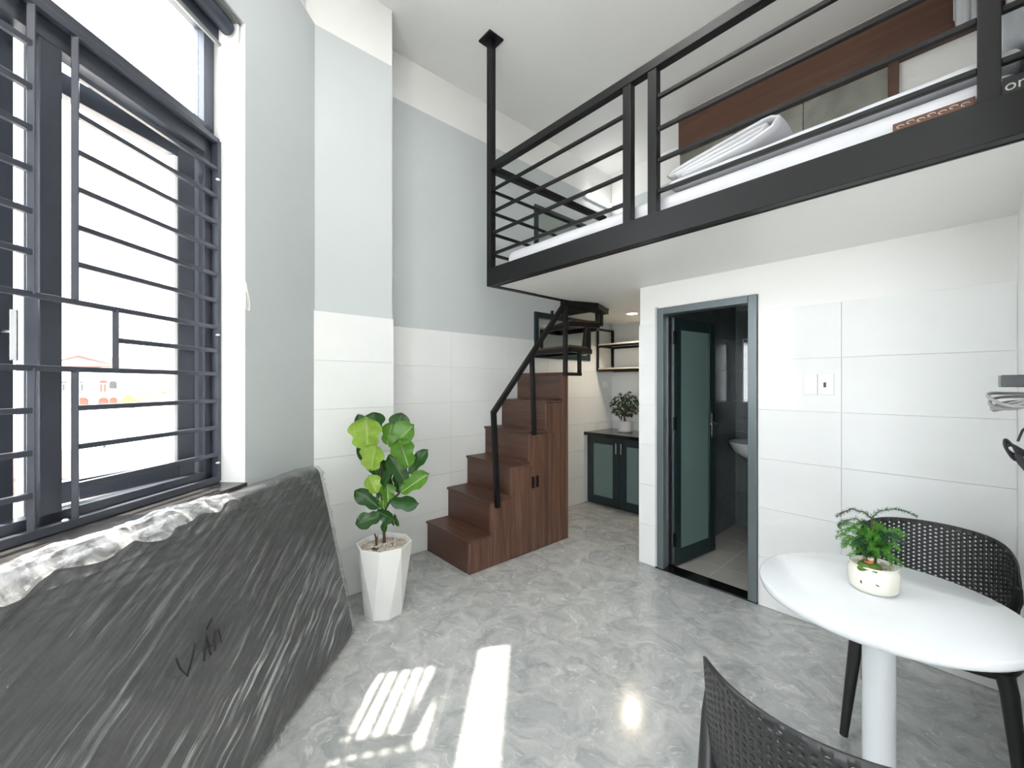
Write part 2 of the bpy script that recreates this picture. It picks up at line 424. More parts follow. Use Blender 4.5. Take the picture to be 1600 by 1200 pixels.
# right wall
wr = B(RX, RX + 0.15, 1.4, BY + 0.15, 0, CEIL).build('wall_right', 'white_paint'); struct(wr, 'white wall at the right edge behind the chair', 'wall')
# window wall
def winwall(z0, z1, n0, n1, s_open):
    m = MB(); s = 0.3
    edges = [0.3] + [e for a, b in s_open for e in (a, b)] + [-4.35]
    for i in range(0, len(edges), 2): m.sbox(edges[i + 1], edges[i], n0, n1, z0, z1)
    return m
S0, S1, Z0, Z1 = -0.605, -1.955, 0.925, 3.11
mw = winwall(Z0, Z1, -0.22, 0, [(S0, S1)])
mw.sbox(-4.35, 0.3, -0.22, 0, 0, Z0); mw.sbox(-4.35, 0.3, -0.22, 0, Z1, 3.655)
wl = mw.build('wall_left', 'paint'); struct(wl, 'pale grey wall holding the barred window', 'wall')
t4 = MB().sbox(-4.35, 0.3, -0.22, -0.036, 3.655, CEIL).build('trim_4', 'white_paint'); struct(t4, 'white band above the window wall', 'wall band')
# reveal lining in white, seen beside the frame
rv = MB().sbox(S0 - 0.004, S0 + 0.0, -0.215, 0.001, Z0, Z1).build('trim_5', 'white_paint'); struct(rv, 'white painted window reveal', 'window reveal')
# walls behind the camera
RZ = 3.5
wq = MB().box(RX + 0.15, 1.6, 1.4, 1.55, 0, CEIL)
wq.box(1.6, 1.75, -2.35, 1.55, 0, CEIL)
wq.box(0.0, 0.25, -2.5, -2.35, 0, CEIL).box(1.5, 1.75, -2.5, -2.35, 0, CEIL).box(0.25, 1.5, -2.5, -2.35, RZ, CEIL)
wq = wq.build('wall_rear', 'white_paint')
struct(wq, 'white walls of the room behind the viewer', 'wall')
# sill
sl = MB().sbox(S1, S0, -0.225, 0.012, Z0 - 0.02, Z0 + 0.008).build('window_sill', 'sill', bevel=0.003); struct(sl, 'dark speckled stone sill under the window', 'window sill')

# ------------------------------------------------------------------ barred window
w1 = thing('window_1', SN(-1.28, -0.17, Z0), 'large dark-framed window with casements ajar, left of the room', 'window', kind='structure')
NF0, NF1 = -0.205, -0.15
ZT0, ZT1 = 2.475, 2.615
def wpart(name, s0, s1, n0, n1, z0, z1, par=w1, m='alu', bev=0.003): return MB().sbox(s0, s1, n0, n1, z0, z1).build(name, m, par, bevel=bev)
wpart('frame_stile', S0 - 0.062, S0 - 0.004, NF0, NF1, Z0 + 0.008, Z1)
wpart('frame_stile', S1, S1 + 0.06, NF0, NF1, Z0 + 0.008, Z1)
wpart('mullion', -1.300, -1.238, NF0, NF1, Z0 + 0.008, ZT0)
wpart('frame_rail', S1, S0 - 0.004, NF0, NF1, Z0 + 0.008, Z0 + 0.068)
wpart('transom', S1, S0 - 0.004, NF0, NF1, ZT0, ZT1)
wpart('frame_rail', S1, S0 - 0.004, NF0, NF1, Z1 - 0.06, Z1)
wpart('transom_pane', S1 + 0.06, S0 - 0.062, -0.182, -0.176, ZT1, Z1 - 0.06, m='glass', bev=0)
def sash(hinge_s, sign, ang, n=-0.185):
    """casement hinged at hinge_s, running towards sign*s, swung outwards"""
    ca, sa = math.cos(ang), math.sin(ang)
    wd = 0.565; z0, z1 = Z0 + 0.06, ZT0 + 0.005
    def P(u, v, z): # u along sash, v thickness (outwards)
        return SN(hinge_s + sign * (u * ca) - sign * v * sa * 0.0, n - u * sa - v, z)
    def hx(u0, u1, v0, v1, a, b):
        m = MB(); return m.hexa([P(u0, v0, a), P(u1, v0, a), P(u1, v1, a), P(u0, v1, a), P(u0, v0, b), P(u1, v0, b), P(u1, v1, b), P(u0, v1, b)])
    fr = hx(0, 0.075, 0, 0.045, z0, z1).build('casement', 'alu', w1, bevel=0.003)
    for a in ((wd - 0.075, wd, z0, z1), (0.075, wd - 0.075, z0, z0 + 0.075), (0.075, wd - 0.075, z1 - 0.075, z1)):
        hx(a[0], a[1], 0, 0.045, a[2], a[3]).build('sash_rail', 'alu', fr, bevel=0.003)
    hx(0.075, wd - 0.075, 0.02, 0.026, z0 + 0.075, z1 - 0.075).build('pane', 'glass', fr)
    # bead
    hx(0.075, 0.088, 0.005, 0.035, z0 + 0.075, z1 - 0.075).build('glazing_bead', 'white_plastic', fr)
    # handle
    h = MB(); u = wd - 0.035
    h.tube([P(u, 0, 1.555), P(u, -0.045, 1.555)], 0.008); h.bar(P(u, -0.045, 1.62), P(u, -0.045, 1.47), 0.018, 0.014)
    h.build('handle', 'chrome', fr, bevel=0.002)
    return fr
sash(S0 - 0.075, -1, rad(8.5)); sash(S1 + 0.075, 1, rad(2.8))

# security grille in front of the window
gr = thing('window_grille', SN(-1.28, -0.13, Z0), 'dark steel bar grille fixed inside the open window', 'grille')
GB = 0.018; GN = -0.128
def gbar(name, a, b): return MB().bar(SN(a[0], GN, a[1]), SN(b[0], GN, b[1]), GB, GB, up=(0, 0, 1)).build(name, 'alu', gr, bevel=0.0015, seg=1)
GS0, GS1 = S0 - 0.012, S1 + 0.012
for s in (GS0, GS1):
    MB().sbox(s - 0.012, s + 0.012, GN - 0.02, GN + 0.012, 0.94, 2.552).build('side_bar', 'alu', gr, bevel=0.002)
MB().sbox(GS1, GS0, GN - 0.012, GN + 0.012, 0.934, 0.962).build('bottom_bar', 'alu', gr, bevel=0.002)
MB().sbox(GS1, GS0, GN - 0.012, GN + 0.012, 2.535, 2.56).build('top_bar', 'alu', gr, bevel=0.002)
SA, SB = -1.22, -1.337; SM = (SA + SB) / 2
for z in (2.415, 2.285, 2.162, 2.04, 1.915, 1.793):
    gbar('cross_bar', (SA, z), (GS0, z)); gbar('cross_bar', (GS1, z), (SB, z))
for z in (1.667, 1.448): gbar('cross_bar', (GS1, z), (GS0, z))
SV = -1.09; SV2 = 2 * SM - SV
gbar('cross_bar', (SV, 1.557), (GS0, 1.557)); gbar('cross_bar', (GS1, 1.557), (SV2, 1.557))
for z in (1.321, 1.194, 1.067):
    gbar('cross_bar', (SA, z), (GS0, z)); gbar('cross_bar', (GS1, z), (SB, z))
for s in (SA, SB):
    gbar('upright_bar', (s, 1.667), (s, 2.54)); gbar('upright_bar', (s, 0.95), (s, 1.448))
for s in (SV, SV2): gbar('upright_bar', (s, 1.448), (s, 1.667))
for z in (2.36, 1.63, 1.03):
    MB().lathe([(0.001, -0.004), (0.008, -0.003), (0.009, 0.0), (0.006, 0.004), (0.001, 0.005)], 10, SN(GS0 - 0.02, GN + 0.018, z)).build('screw_cap', 'white_plastic', gr, smooth=True)
MB().lathe([(0.001, -0.004), (0.008, -0.003), (0.009, 0.0), (0.006, 0.004), (0.001, 0.005)], 10, SN(-1.26, GN + 0.014, 0.967)).build('screw_cap', 'white_plastic', gr, smooth=True)

# unseen glazed door, added behind the viewer to let in more daylight
gd = thing('added_light_door', (0.92, -2.42, 0), 'unseen dark-framed glazed door added behind the viewer for more daylight', 'door', kind='structure')
for x in (0.25, 0.845, 1.44): B(x, x + 0.06, -2.45, -2.40, 0, RZ).build('frame_stile', 'alu', gd, bevel=0.003)
for x in (0.31, 0.905):
    B(x, x + 0.535, -2.45, -2.40, RZ - 0.06, RZ).build('frame_rail', 'alu', gd, bevel=0.003); B(x, x + 0.535, -2.45, -2.40, 0, 0.06).build('frame_rail', 'alu', gd, bevel=0.003)
    B(x, x + 0.535, -2.428, -2.422, 0.06, RZ - 0.06).build('pane', 'glass', gd)
# roller blind
rb = thing('roller_blind', SN(-1.28, -0.05, 3.0), 'rolled-up dark roller blind at the window head', 'blind')
zb = 3.062
pr = [SN(S1 + 0.02, -0.06, zb), SN(S0 - 0.035, -0.06, zb)]
MB().tube(pr, 0.032, 20).build('roll', 'blind', rb, smooth=True)
MB().sbox(S1 + 0.02, S0 - 0.05, -0.094, -0.091, 2.985, zb).build('fabric_drop', 'blind', rb)
MB().tube([SN(S1 + 0.02, -0.0925, 2.98), SN(S0 - 0.045, -0.0925, 2.98)], 0.010, 12).build('bottom_rail', 'grey_plastic', rb, smooth=True)
MB().sbox(S1 + 0.01, S0 - 0.01, -0.10, -0.012, 3.095, 3.108).build('head_rail', 'grey_plastic', rb, bevel=0.002)
MB().sbox(S0 - 0.022, S0 - 0.012, -0.095, -0.02, 3.01, 3.1).build('bracket', 'white_plastic', rb, bevel=0.003)
# its looped cord, tied up against the reveal
cd = thing('blind_cord', SN(-0.62, -0.05, 2.0), 'thin white beaded blind cord knotted beside the window frame', 'cord')
def cord(pts, r=0.0016, n=6, name='strand'):
    P = [SN(*p) for p in pts]; Q = []
    for i in range(len(P) - 1):
        a = P[max(i - 1, 0)]; b = P[i]; c = P[i + 1]; d = P[min(i + 2, len(P) - 1)]
        for k in range(8):
            t = k / 8
            Q.append(0.5 * ((2 * b) + (-a + c) * t + (2 * a - 5 * b + 4 * c - d) * t * t + (-a + 3 * b - 3 * c + d) * t ** 3))
    Q.append(P[-1]); MB().tube(Q, r, n).build(name, 'cord_white', cd, smooth=True)
cord([(-0.618, -0.045, 3.005), (-0.617, -0.045, 2.5), (-0.618, -0.07, 2.25), (-0.622, -0.098, 2.1), (-0.622, -0.10, 1.98), (-0.62, -0.06, 1.92), (-0.615, -0.02, 1.90)])
cord([(-0.616, -0.03, 3.005), (-0.616, -0.028, 2.4), (-0.616, -0.025, 1.95), (-0.612, -0.005, 1.88)])
cord([(-0.62, -0.098, 1.94), (-0.615, -0.07, 1.96), (-0.612, -0.03, 1.92), (-0.607, 0.004, 1.87), (-0.595, 0.01, 1.82), (-0.59, 0.01, 1.77), (-0.60, 0.012, 1.75), (-0.612, 0.008, 1.77), (-0.61, 0.006, 1.83), (-0.606, 0.004, 1.88), (-0.615, -0.05, 1.93), (-0.62, -0.1, 1.91)])
cord([(-0.62, -0.1, 1.90), (-0.614, -0.06, 1.91), (-0.608, 0.0, 1.87), (-0.592, 0.012, 1.80), (-0.594, 0.014, 1.755), (-0.603, 0.014, 1.76), (-0.606, 0.008, 1.84), (-0.612, -0.03, 1.90), (-0.618, -0.08, 1.89)])

# ------------------------------------------------------------------ stair window on the back wall
wy0, wy1 = 3.03, 3.96
for nm, wz0, wz1, lab in (('window_2', 1.675, 2.16, 'small dark-framed frosted window behind the winding stair treads'), ('window_3', 2.81, 3.285, 'small dark-framed frosted window seen through the loft railing')):
    w2 = thing(nm, (BX, 3.5, wz0), lab, 'window', kind='structure')
    for a in ((wy0, wy0 + 0.05), (wy1 - 0.05, wy1)): B(BX - 0.007, BX + 0.018, a[0], a[1], wz0, wz1).build('frame_stile', 'alu_leaf', w2, bevel=0.003)
    for z in (wz0, wz1 - 0.06): B(BX - 0.007, BX + 0.018, wy0 + 0.05, wy1 - 0.05, z, z + 0.06).build('frame_rail', 'alu_leaf', w2, bevel=0.003)
    B(BX - 0.007, BX + 0.004, wy0 + 0.05, wy1 - 0.05, wz0 + 0.06, wz1 - 0.06).build('pane', 'frost_window', w2)

# ------------------------------------------------------------------ loft
lo = MB().box(-2.44, RX, 2.0, BY, LOFT, 2.27).box(BX, -2.44, 3.47, BY, LOFT, 2.27).build('floor_loft', 'soffit'); struct(lo, 'white-bellied loft platform over the kitchen and bathroom', 'loft floor')
FY0, FY1 = 1.952, 2.0
lb = thing('loft_beam', (-2.485, FY0, 2.15), 'black steel edge beam carrying the loft', 'beam')
B(-2.485, RX, FY0, FY1, 2.15, 2.285).build('front_beam', 'steel', lb, bevel=0.003)
B(-2.485, -2.44, FY1, 3.47, 2.15, 2.285).build('side_beam', 'steel', lb, bevel=0.003)
B(-2.445, RX, FY1, 2.012, 2.148, 2.16).build('soffit_angle', 'steel', lb); B(-2.44, -2.425, 2.012, 3.47, 2.148, 2.16).build('soffit_angle', 'steel', lb)
B(BX + 0.01, -2.44, 3.44, 3.47, 2.15, 2.285).build('void_beam', 'steel', lb, bevel=0.003)
lr = thing('loft_railing', (-2.46, 1.976, 2.285), 'black horizontal-bar steel railing around the loft edge', 'railing')
PW = 0.05; RY = 1.976
B(-2.485, -2.435, RY - 0.024, RY + 0.026, 2.285, CEIL - 0.012).build('corner_post', 'steel', lr, bevel=0.003)
MB().hexa([(-2.46 + a, RY + b, z) for z in (CEIL - 0.014, CEIL - 0.001) for a, b in ((-0.068, -0.068), (0.068, -0.068), (0.068, 0.068), (-0.068, 0.068))]).build('ceiling_plate', 'steel', lr)
for x in (-1.255, -1.105, 0.036): B(x - 0.025, x + 0.025, RY - 0.02, RY + 0.025, 2.285, 3.032 if x < 0 else CEIL - 0.002).build('post', 'steel', lr, bevel=0.003)
B(-2.435, RX - 0.002, RY - 0.025, RY + 0.025, 3.032, 3.082).build('top_rail', 'steel', lr, bevel=0.003)
for z in (2.395, 2.555, 2.717, 2.885):
    for a, b in ((-2.435, -1.28), (-1.08, 0.011), (0.061, RX - 0.001)):
        MB().bar((a, RY, z), (b, RY, z), 0.02).build('cross_bar', 'steel', lr, bevel=0.002, seg=1)
B(-2.485, -2.435, RY + 0.026, 3.44, 3.032, 3.082).build('side_top_rail', 'steel', lr, bevel=0.003)
B(-2.485, -2.435, 3.40, 3.44, 2.285, 3.032).build('post', 'steel', lr, bevel=0.003)
for z in (2.395, 2.555, 2.717, 2.885):
    MB().bar((-2.46, RY + 0.026, z), (-2.46, 3.40, z), 0.02).build('side_cross_bar', 'steel', lr, bevel=0.002, seg=1)

# loft bed
def bedfn(w): return w
def soft(cx, cy, cz, amp, sc, seed=0.0):
    def f(w):
        q = Vector((w.x * sc[0] + seed, w.y * sc[1], w.z * sc[2]))
        d = noise.noise(q) * amp
        k = Vector((w.x, w.y, w.z))
        return Vector((cx + w.x, cy + w.y + d * 0.6, cz + w.z + d * (0.8 if w.z > 0 else 0.0)))
    return f
lm = thing('loft_mattress', (-1.1, 2.95, 2.27), 'white mattress lying on the loft behind the railing', 'mattress')
MB().rbox(1.235, 0.86, 0.065, 0.06, (30, 16, 2), soft(-1.115, 2.885, 2.337, 0.012, (3, 3, 3))).build('body', 'cotton', lm, smooth=True, angle=80)
# quilt spread over the right-hand part, its hem hanging at the front
qm = MB().rbox(0.58, 0.80, 0.022, 0.021, (44, 20, 1), soft(-0.475, 2.83, 2.436, 0.014, (5, 4, 4), 3.1)).build('quilt', 'cotton2', smooth=True, angle=80)
tag(qm, 'thin white quilt spread over the right half of the loft mattress', 'quilt')
# folded blanket
fb = MB()
prof = [(0.0, 0.0), (0.10, 0.008), (0.20, 0.02), (0.27, 0.05), (0.285, 0.085), (0.26, 0.10), (0.18, 0.085), (0.10, 0.07), (0.02, 0.055), (-0.03, 0.04), (-0.05, 0.03), (-0.04, 0.022), (0.04, 0.035), (0.14, 0.055), (0.22, 0.07), (0.25, 0.075), (0.24, 0.055), (0.16, 0.035), (0.06, 0.02), (-0.02, 0.012)]
n = len(prof)
YS = [2.06 + i * 0.05 for i in range(10)]
for j, y in enumerate(YS):
    for i, (x, z) in enumerate(prof):
        d = noise.noise(Vector((x * 9, y * 7, z * 5)))
        fb.v.append(Vector((-0.99 + x * 1.5 + d * 0.012, y + d * 0.01, 2.478 + z * 0.95 + x * 0.05 + d * 0.008)))
for j in range(len(YS) - 1):
    for i in range(n - 1): fb.f.append((j * n + i, j * n + i + 1, (j + 1) * n + i + 1, (j + 1) * n + i))
fo = fb.build('folded_blanket', 'cotton', smooth=True, angle=80); tag(fo, 'crumpled folded white blanket lying on the loft bed behind the bars', 'blanket')
so = fo.modifiers.new('thick', 'SOLIDIFY'); so.thickness = 0.014; so.offset = 0
# carton-brown and black printed bands of the mattress at the right end
bl = MB().box(-0.19, 0.008, 2.013, 2.02, 2.287, 2.338).build('label_band', M['wood_dark'], lm); bl['label'] = 'red-brown printed band'
def text_mesh(name, s, size, loc, rot, m, parent, ext=0.0005):
    c = bpy.data.curves.new(name, 'FONT'); c.body = s; c.size = size; c.extrude = ext; c.align_x = 'LEFT'
    o = bpy.data.objects.new(name, c); COL.objects.link(o)
    dg = bpy.context.evaluated_depsgraph_get(); me = bpy.data.meshes.new_from_object(o.evaluated_get(dg)); bpy.data.objects.remove(o)
    me.materials.clear(); me.materials.append(M[m])
    k = bpy.data.objects.new(name, me); COL.objects.link(k); k.rotation_euler = rot
    k.location = Vector(loc) - (Vector(parent.get('org', (0, 0, 0))) if parent else Vector()); k.parent = parent
    return k
pc = thing('pillow', (0.086, 2.24, 2.46), 'grey-white pillow slumped at the right end of the loft bed', 'pillow')
MB().rbox(0.045, 0.2, 0.07, 0.044, (4, 10, 2), soft(0.086, 2.24, 2.54, 0.03, (5, 5, 5), 9)).build('cover', 'cotton2', pc, smooth=True, angle=80)
bk = B(0.064, RX - 0.004, 2.012, 2.02, 2.288, 2.362).build('label_strip', 'dark_plastic', lm); bk['label'] = 'black strip with white lettering'
text_mesh('lettering', 'on', 0.046, (0.068, 2.0115, 2.318), (rad(90), 0, 0), 'white_plastic', lm)
sq = MB()
for i in range(7):
    x = -0.17 + i * 0.026
    sq.tube([(x + 0.010 * math.cos(a), 2.012, 2.322 + 0.005 * math.sin(a) + (0.004 if i % 2 else 0)) for a in [k * 0.9 for k in range(6)]], 0.0009, 5)
sq.build('script_print', 'cream', lm)

# feature wall behind the bed
FW = 3.88
fw = thing('headboard_wall', (-0.88, FW, 2.27), 'dark wood and concrete-panel feature wall behind the loft bed', 'headboard')
B(-1.895, RX - 0.004, FW + 0.03, BY - 0.001, 2.272, CEIL - 0.002).build('backing', 'white_paint', fw)
B(-1.895, RX - 0.004, FW - 0.03, FW + 0.03, 3.63, CEIL - 0.045).build('top_board', 'wood_dark', fw, bevel=0.004)
B(-0.388, -0.335, FW - 0.03, FW + 0.03, 2.272, 3.63).build('upright', 'wood_dark', fw, bevel=0.003)
B(RX - 0.05, RX - 0.004, FW - 0.03, FW + 0.03, 2.272, 3.63).build('upright', 'wood_dark', fw, bevel=0.003)
B(-0.335, RX - 0.05, FW - 0.02, FW + 0.03, 3.21, 3.255).build('lower_board', 'wood_dark', fw, bevel=0.003)
for a, b in ((-1.895, -1.394), (-1.394, -0.888), (-0.888, -0.388)):
    for c, d in ((2.272, 2.9), (2.9, 3.63)):
        B(a + 0.002, b - 0.002, FW, FW + 0.03, c + 0.002, d - 0.002).build('concrete_panel', 'concrete', fw, bevel=0.002, seg=1)
# white cloth hung over the top board
hc = MB(); NX, NZ = 26, 16
for j in range(NZ):
    v = j / (NZ - 1)
    for i in range(NX):
        u = i / (NX - 1)
        zb_ = 3.625 + 0.045 * (abs(u - 0.35) * 1.6) ** 2.2 + (0.05 if u < 0.06 else 0)
        z = CEIL - 0.06 + (zb_ - (CEIL - 0.06)) * v
        fold = 0.016 * math.sin(u * 17 + 0.6) * (0.4 + 0.6 * v) + 0.008 * math.sin(u * 41) - 0.02 * v
        hc.v.append(Vector((-0.078 + 0.204 * u, 3.80 + fold, z)))
for j in range(NZ - 1):
    for i in range(NX - 1): hc.f.append((j * NX + i, j * NX + i + 1, (j + 1) * NX + i + 1, (j + 1) * NX + i))
hco = hc.build('hanging_cloth', 'cotton', smooth=True, angle=80); tag(hco, 'white cloth hanging over the dark top board in the loft corner', 'cloth')
sh_ = hco.modifiers.new('thick', 'SOLIDIFY'); sh_.thickness = 0.008
# glowing batten added under the band, standing in for light falling there
bt = thing('light_patch_batten', (BX, 4.1, 3.62), 'glowing batten added for the bright patch of light on the loft corner wall', 'lamp')
B(BX - 0.006, BX + 0.03, 3.86, 4.36, 3.6, 3.66).build('housing', 'white_plastic', bt, bevel=0.003)
B(BX + 0.03, BX + 0.05, 3.87, 4.35, 3.605, 3.655).build('diffuser', 'patch_glow', bt, bevel=0.006)

# ------------------------------------------------------------------ stairs
SX0, SX1 = BX + 0.002, -2.447
st = thing('box_stairs', (-2.75, 2.3, 0), 'walnut box staircase with storage doors against the tiled wall', 'stairs')
for k in range(6):
    y0 = 1.752 + 0.205 * k; y1 = min(y0 + 0.205, 2.862); z1 = 0.251 * (k + 1)
    B(SX0 + 0.004, SX1 - 0.018, y0 + 0.008, y0 + 0.026, z1 - 0.251, z1 - 0.02).build('riser', 'wood_h', st, bevel=0.001, seg=1)
    B(SX0, SX1 + 0.004, y0 - 0.004, y1 + (0.012 if k < 5 else 0), z1 - 0.02, z1).build('tread', 'wood_h', st, bevel=0.003)
    B(SX1 - 0.018, SX1, y0 + 0.008, y1 + 0.007 if k < 5 else y1, 0.0, z1 - 0.021).build('side_panel', 'wood_v', st, bevel=0.0015, seg=1)
B(SX1 - 0.03, SX1 + 0.003, 2.845, 2.862, 0, 1.486).build('end_post', 'wood_v', st, bevel=0.001)
B(SX0, SX1 - 0.018, 2.845, 2.86, 0, 1.486).build('back_panel', 'wood_v', st)
d1 = B(SX1, SX1 + 0.014, 2.172, 2.422, 0.02, 0.718).build('door', 'wood_v', st, bevel=0.002)
d2 = B(SX1, SX1 + 0.014, 2.427, 2.672, 0.02, 0.968).build('door', 'wood_v', st, bevel=0.002)
for d, y in ((d1, 2.397), (d2, 2.452)): B(SX1 + 0.014, SX1 + 0.026, y - 0.011, y + 0.011, 0.535, 0.63).build('handle', 'steel', d, bevel=0.003)

us = thing('steel_stair_flight', (-2.7, 3.1, 1.5), 'black steel winder flight with wooden treads climbing to the loft', 'stairs')
def wtread(poly, z):
    t = MB().prism(poly, z - 0.022, z).build('tread', 'wood_h', us, bevel=0.002, seg=1)
    f = MB(); n = len(poly)
    for i in range(n):
        a = poly[i]; b = poly[(i + 1) % n]; f.bar((*a, z - 0.044), (*b, z - 0.044), 0.03, 0.044)
    f.build('tread_frame', 'steel', t)
    return t
TA = [(-3.04, 2.97), (-2.43, 2.87), (-2.455, 3.21), (-3.04, 3.22)]
TB = [(-3.03, 3.17), (-3.04, 3.42), (-2.53, 3.43), (-2.39, 3.24), (-2.50, 2.96)]
wtread(TA, 1.757); wtread(TB, 2.005)
def sb(a, b, w=0.03): MB().bar(a, b, w).build('support_bar', 'steel', us, bevel=0.002, seg=1)
sb((-2.424, 2.80, 1.475), (-2.424, 2.80, 2.15), 0.034)
sb((-2.426, 2.80, 1.49), (-2.426, 3.02, 1.49)); sb((-2.426, 3.0, 1.49), (-2.426, 3.0, 1.715))
sb((-2.46, 3.18, 1.735), (-2.46, 3.18, 1.96), 0.036); sb((-2.47, 3.12, 1.735), (-2.44, 3.12, 1.96))
sb((-2.47, 3.40, 1.98), (-2.47, 3.40, 2.15)); sb((-2.41, 3.25, 1.98), (-2.41, 3.25, 2.15)); sb((-3.0, 3.09, 1.735), (-3.0, 3.09, 1.97), 0.026); sb((-2.86, 3.1, 1.99), (-2.86, 3.1, 2.15), 0.026)
MB().prism([(-2.485, 2.80), (-2.425, 2.80), (-2.30, 3.12), (-2.425, 3.46), (-2.485, 3.46)], 2.10, 2.149).build('landing_plate', 'steel', us, bevel=0.002)

hr = thing('stair_handrail', (-2.43, 2.0, 0.45), 'black square-tube handrail sloping along the stairs', 'handrail')
HX = -2.425
MB().bar((HX, 2.013, 0.45), (HX, 1.972, 1.19), 0.034).build('lower_post', 'steel', hr, bevel=0.002)
MB().bar((HX, 1.965, 1.175), (HX, 2.772, 2.096), 0.036).build('rail', 'steel', hr, bevel=0.002)
MB().bar((HX, 2.408, 0.975), (HX, 2.38, 1.65), 0.032).build('middle_post', 'steel', hr, bevel=0.002)

# ------------------------------------------------------------------ kitchen nook
kc = thing('kitchen_cabinet', (-2.4, 4.1, 0), 'dark teal base cabinet with frosted glass doors in the nook', 'cabinet')
CF = 3.915
B(BX + 0.003, -1.742, CF + 0.02, BY - 0.012, 0.0, 0.80).build('body', 'cab', kc)
for i, (a, b) in enumerate(((BX + 0.006, -2.605), (-2.6, -2.17), (-2.165, -1.745))):
    z0, z1 = 0.02, 0.795; fwid = 0.085
    d = B(a, a + fwid, CF, CF + 0.02, z0, z1).build('door', 'cab', kc, bevel=0.002)
    B(b - fwid, b, CF, CF + 0.02, z0, z1).build('stile', 'cab', d, bevel=0.002); B(a + fwid, b - fwid, CF, CF + 0.02, z0, z0 + fwid).build('rail', 'cab', d, bevel=0.002); B(a + fwid, b - fwid, CF, CF + 0.02, z1 - fwid, z1).build('rail', 'cab', d, bevel=0.002)
    B(a + fwid, b - fwid, CF + 0.008, CF + 0.014, z0 + fwid, z1 - fwid).build('pane', 'frost_cab', d)
    hx = b - 0.03 if i == 0 else a + 0.03
    if i < 2: MB().box(hx - 0.009, hx + 0.009, CF - 0.022, CF - 0.012, 0.62, 0.74).box(hx - 0.006, hx + 0.006, CF - 0.014, CF, 0.63, 0.645).box(hx - 0.006, hx + 0.006, CF - 0.014, CF, 0.715, 0.73).build('handle', 'chrome', d, bevel=0.002)
ct = B(BX + 0.001, -1.74, 3.85, BY - 0.009, 0.80, 0.838).build('countertop', 'counter', bevel=0.003); tag(ct, 'black stone worktop over the teal kitchen cabinet', 'worktop')
ks = thing('wall_shelf', (-2.4, 4.25, 1.57), 'black-framed two-board wall shelf above the kitchen counter', 'shelf')
KX0, KX1, KY0, KY1 = -3.03, -1.80, 4.10, 4.405
for x in (KX0, KX1):
    B(x - 0.012, x + 0.012, KY0 - 0.012, KY0 + 0.012, 1.56, 2.075).build('front_upright', 'steel', ks, bevel=0.002)
    bu = B(x - 0.012, x + 0.022, KY1 - 0.014, KY1 + 0.006, 1.56, 2.075).build('back_upright', 'steel', ks, bevel=0.002)
    for z in (1.62, 1.98): MB().tube([(x + 0.004, KY1 - 0.018, z), (x + 0.004, KY1 - 0.012, z)], 0.006, 8).build('bolt', 'chrome', bu)
    for z in (1.57, 1.86, 2.065): B(x - 0.012, x + 0.012, KY0 + 0.012, KY1 - 0.014, z - 0.012, z + 0.012).build('side_rail', 'steel', ks, bevel=0.002)
for z in (1.57, 1.86):
    B(KX0 + 0.012, KX1 - 0.012, KY0 - 0.012, KY0 + 0.012, z - 0.02, z + 0.004).build('front_rail', 'steel', ks, bevel=0.002)
    B(KX0 + 0.012, KX1 - 0.012, KY1 - 0.014, KY1 + 0.004, z - 0.02, z + 0.004).build('rear_rail', 'steel', ks, bevel=0.002)
    B(KX0 + 0.013, KX1 - 0.013, KY0 - 0.008, KY1, z + 0.005, z + 0.022).build('board', 'shelf_board', ks, bevel=0.002)
# downlight
dl = thing('downlight', (-2.42, 3.88, LOFT), 'round recessed ceiling downlight glowing in the kitchen nook', 'lamp')
MB().lathe([(0.056, -0.004), (0.072, -0.005), (0.074, 0.0)], 32, (-2.42, 3.88, LOFT), cap=False).build('trim_ring', 'white_plastic', dl, smooth=True)
MB().lathe([(0.001, -0.0035), (0.056, -0.0035)], 32, (-2.42, 3.88, LOFT), cap=False).build('diffuser', 'lamp_warm', dl)
ld = bpy.data.lights.new('downlight_beam', 'SPOT'); lo_ = bpy.data.objects.new('downlight_beam', ld); COL.objects.link(lo_)
ld.energy = 16; ld.spot_size = rad(150); ld.spot_blend = 0.8; ld.shadow_soft_size = 0.05; ld.color = (1, 0.85, 0.66)
lo_.parent = dl; lo_.location = (0, 0, -0.02)
# kitchen switch plate on the stair wall
kp = thing('switch_plate', (BX, 4.27, 1.4), 'white wall switch plate beneath the kitchen shelf', 'switch')
B(BX - 0.001, BX + 0.008, 4.21, 4.325, 1.355, 1.435).build('plate', 'white_plastic', kp, bevel=0.002); B(BX + 0.008, BX + 0.012, 4.225, 4.262, 1.37, 1.42).build('rocker', 'white_plastic', kp, bevel=0.001); B(BX + 0.008, BX + 0.012, 4.272, 4.31, 1.37, 1.42).build('rocker', 'white_plastic', kp, bevel=0.001)

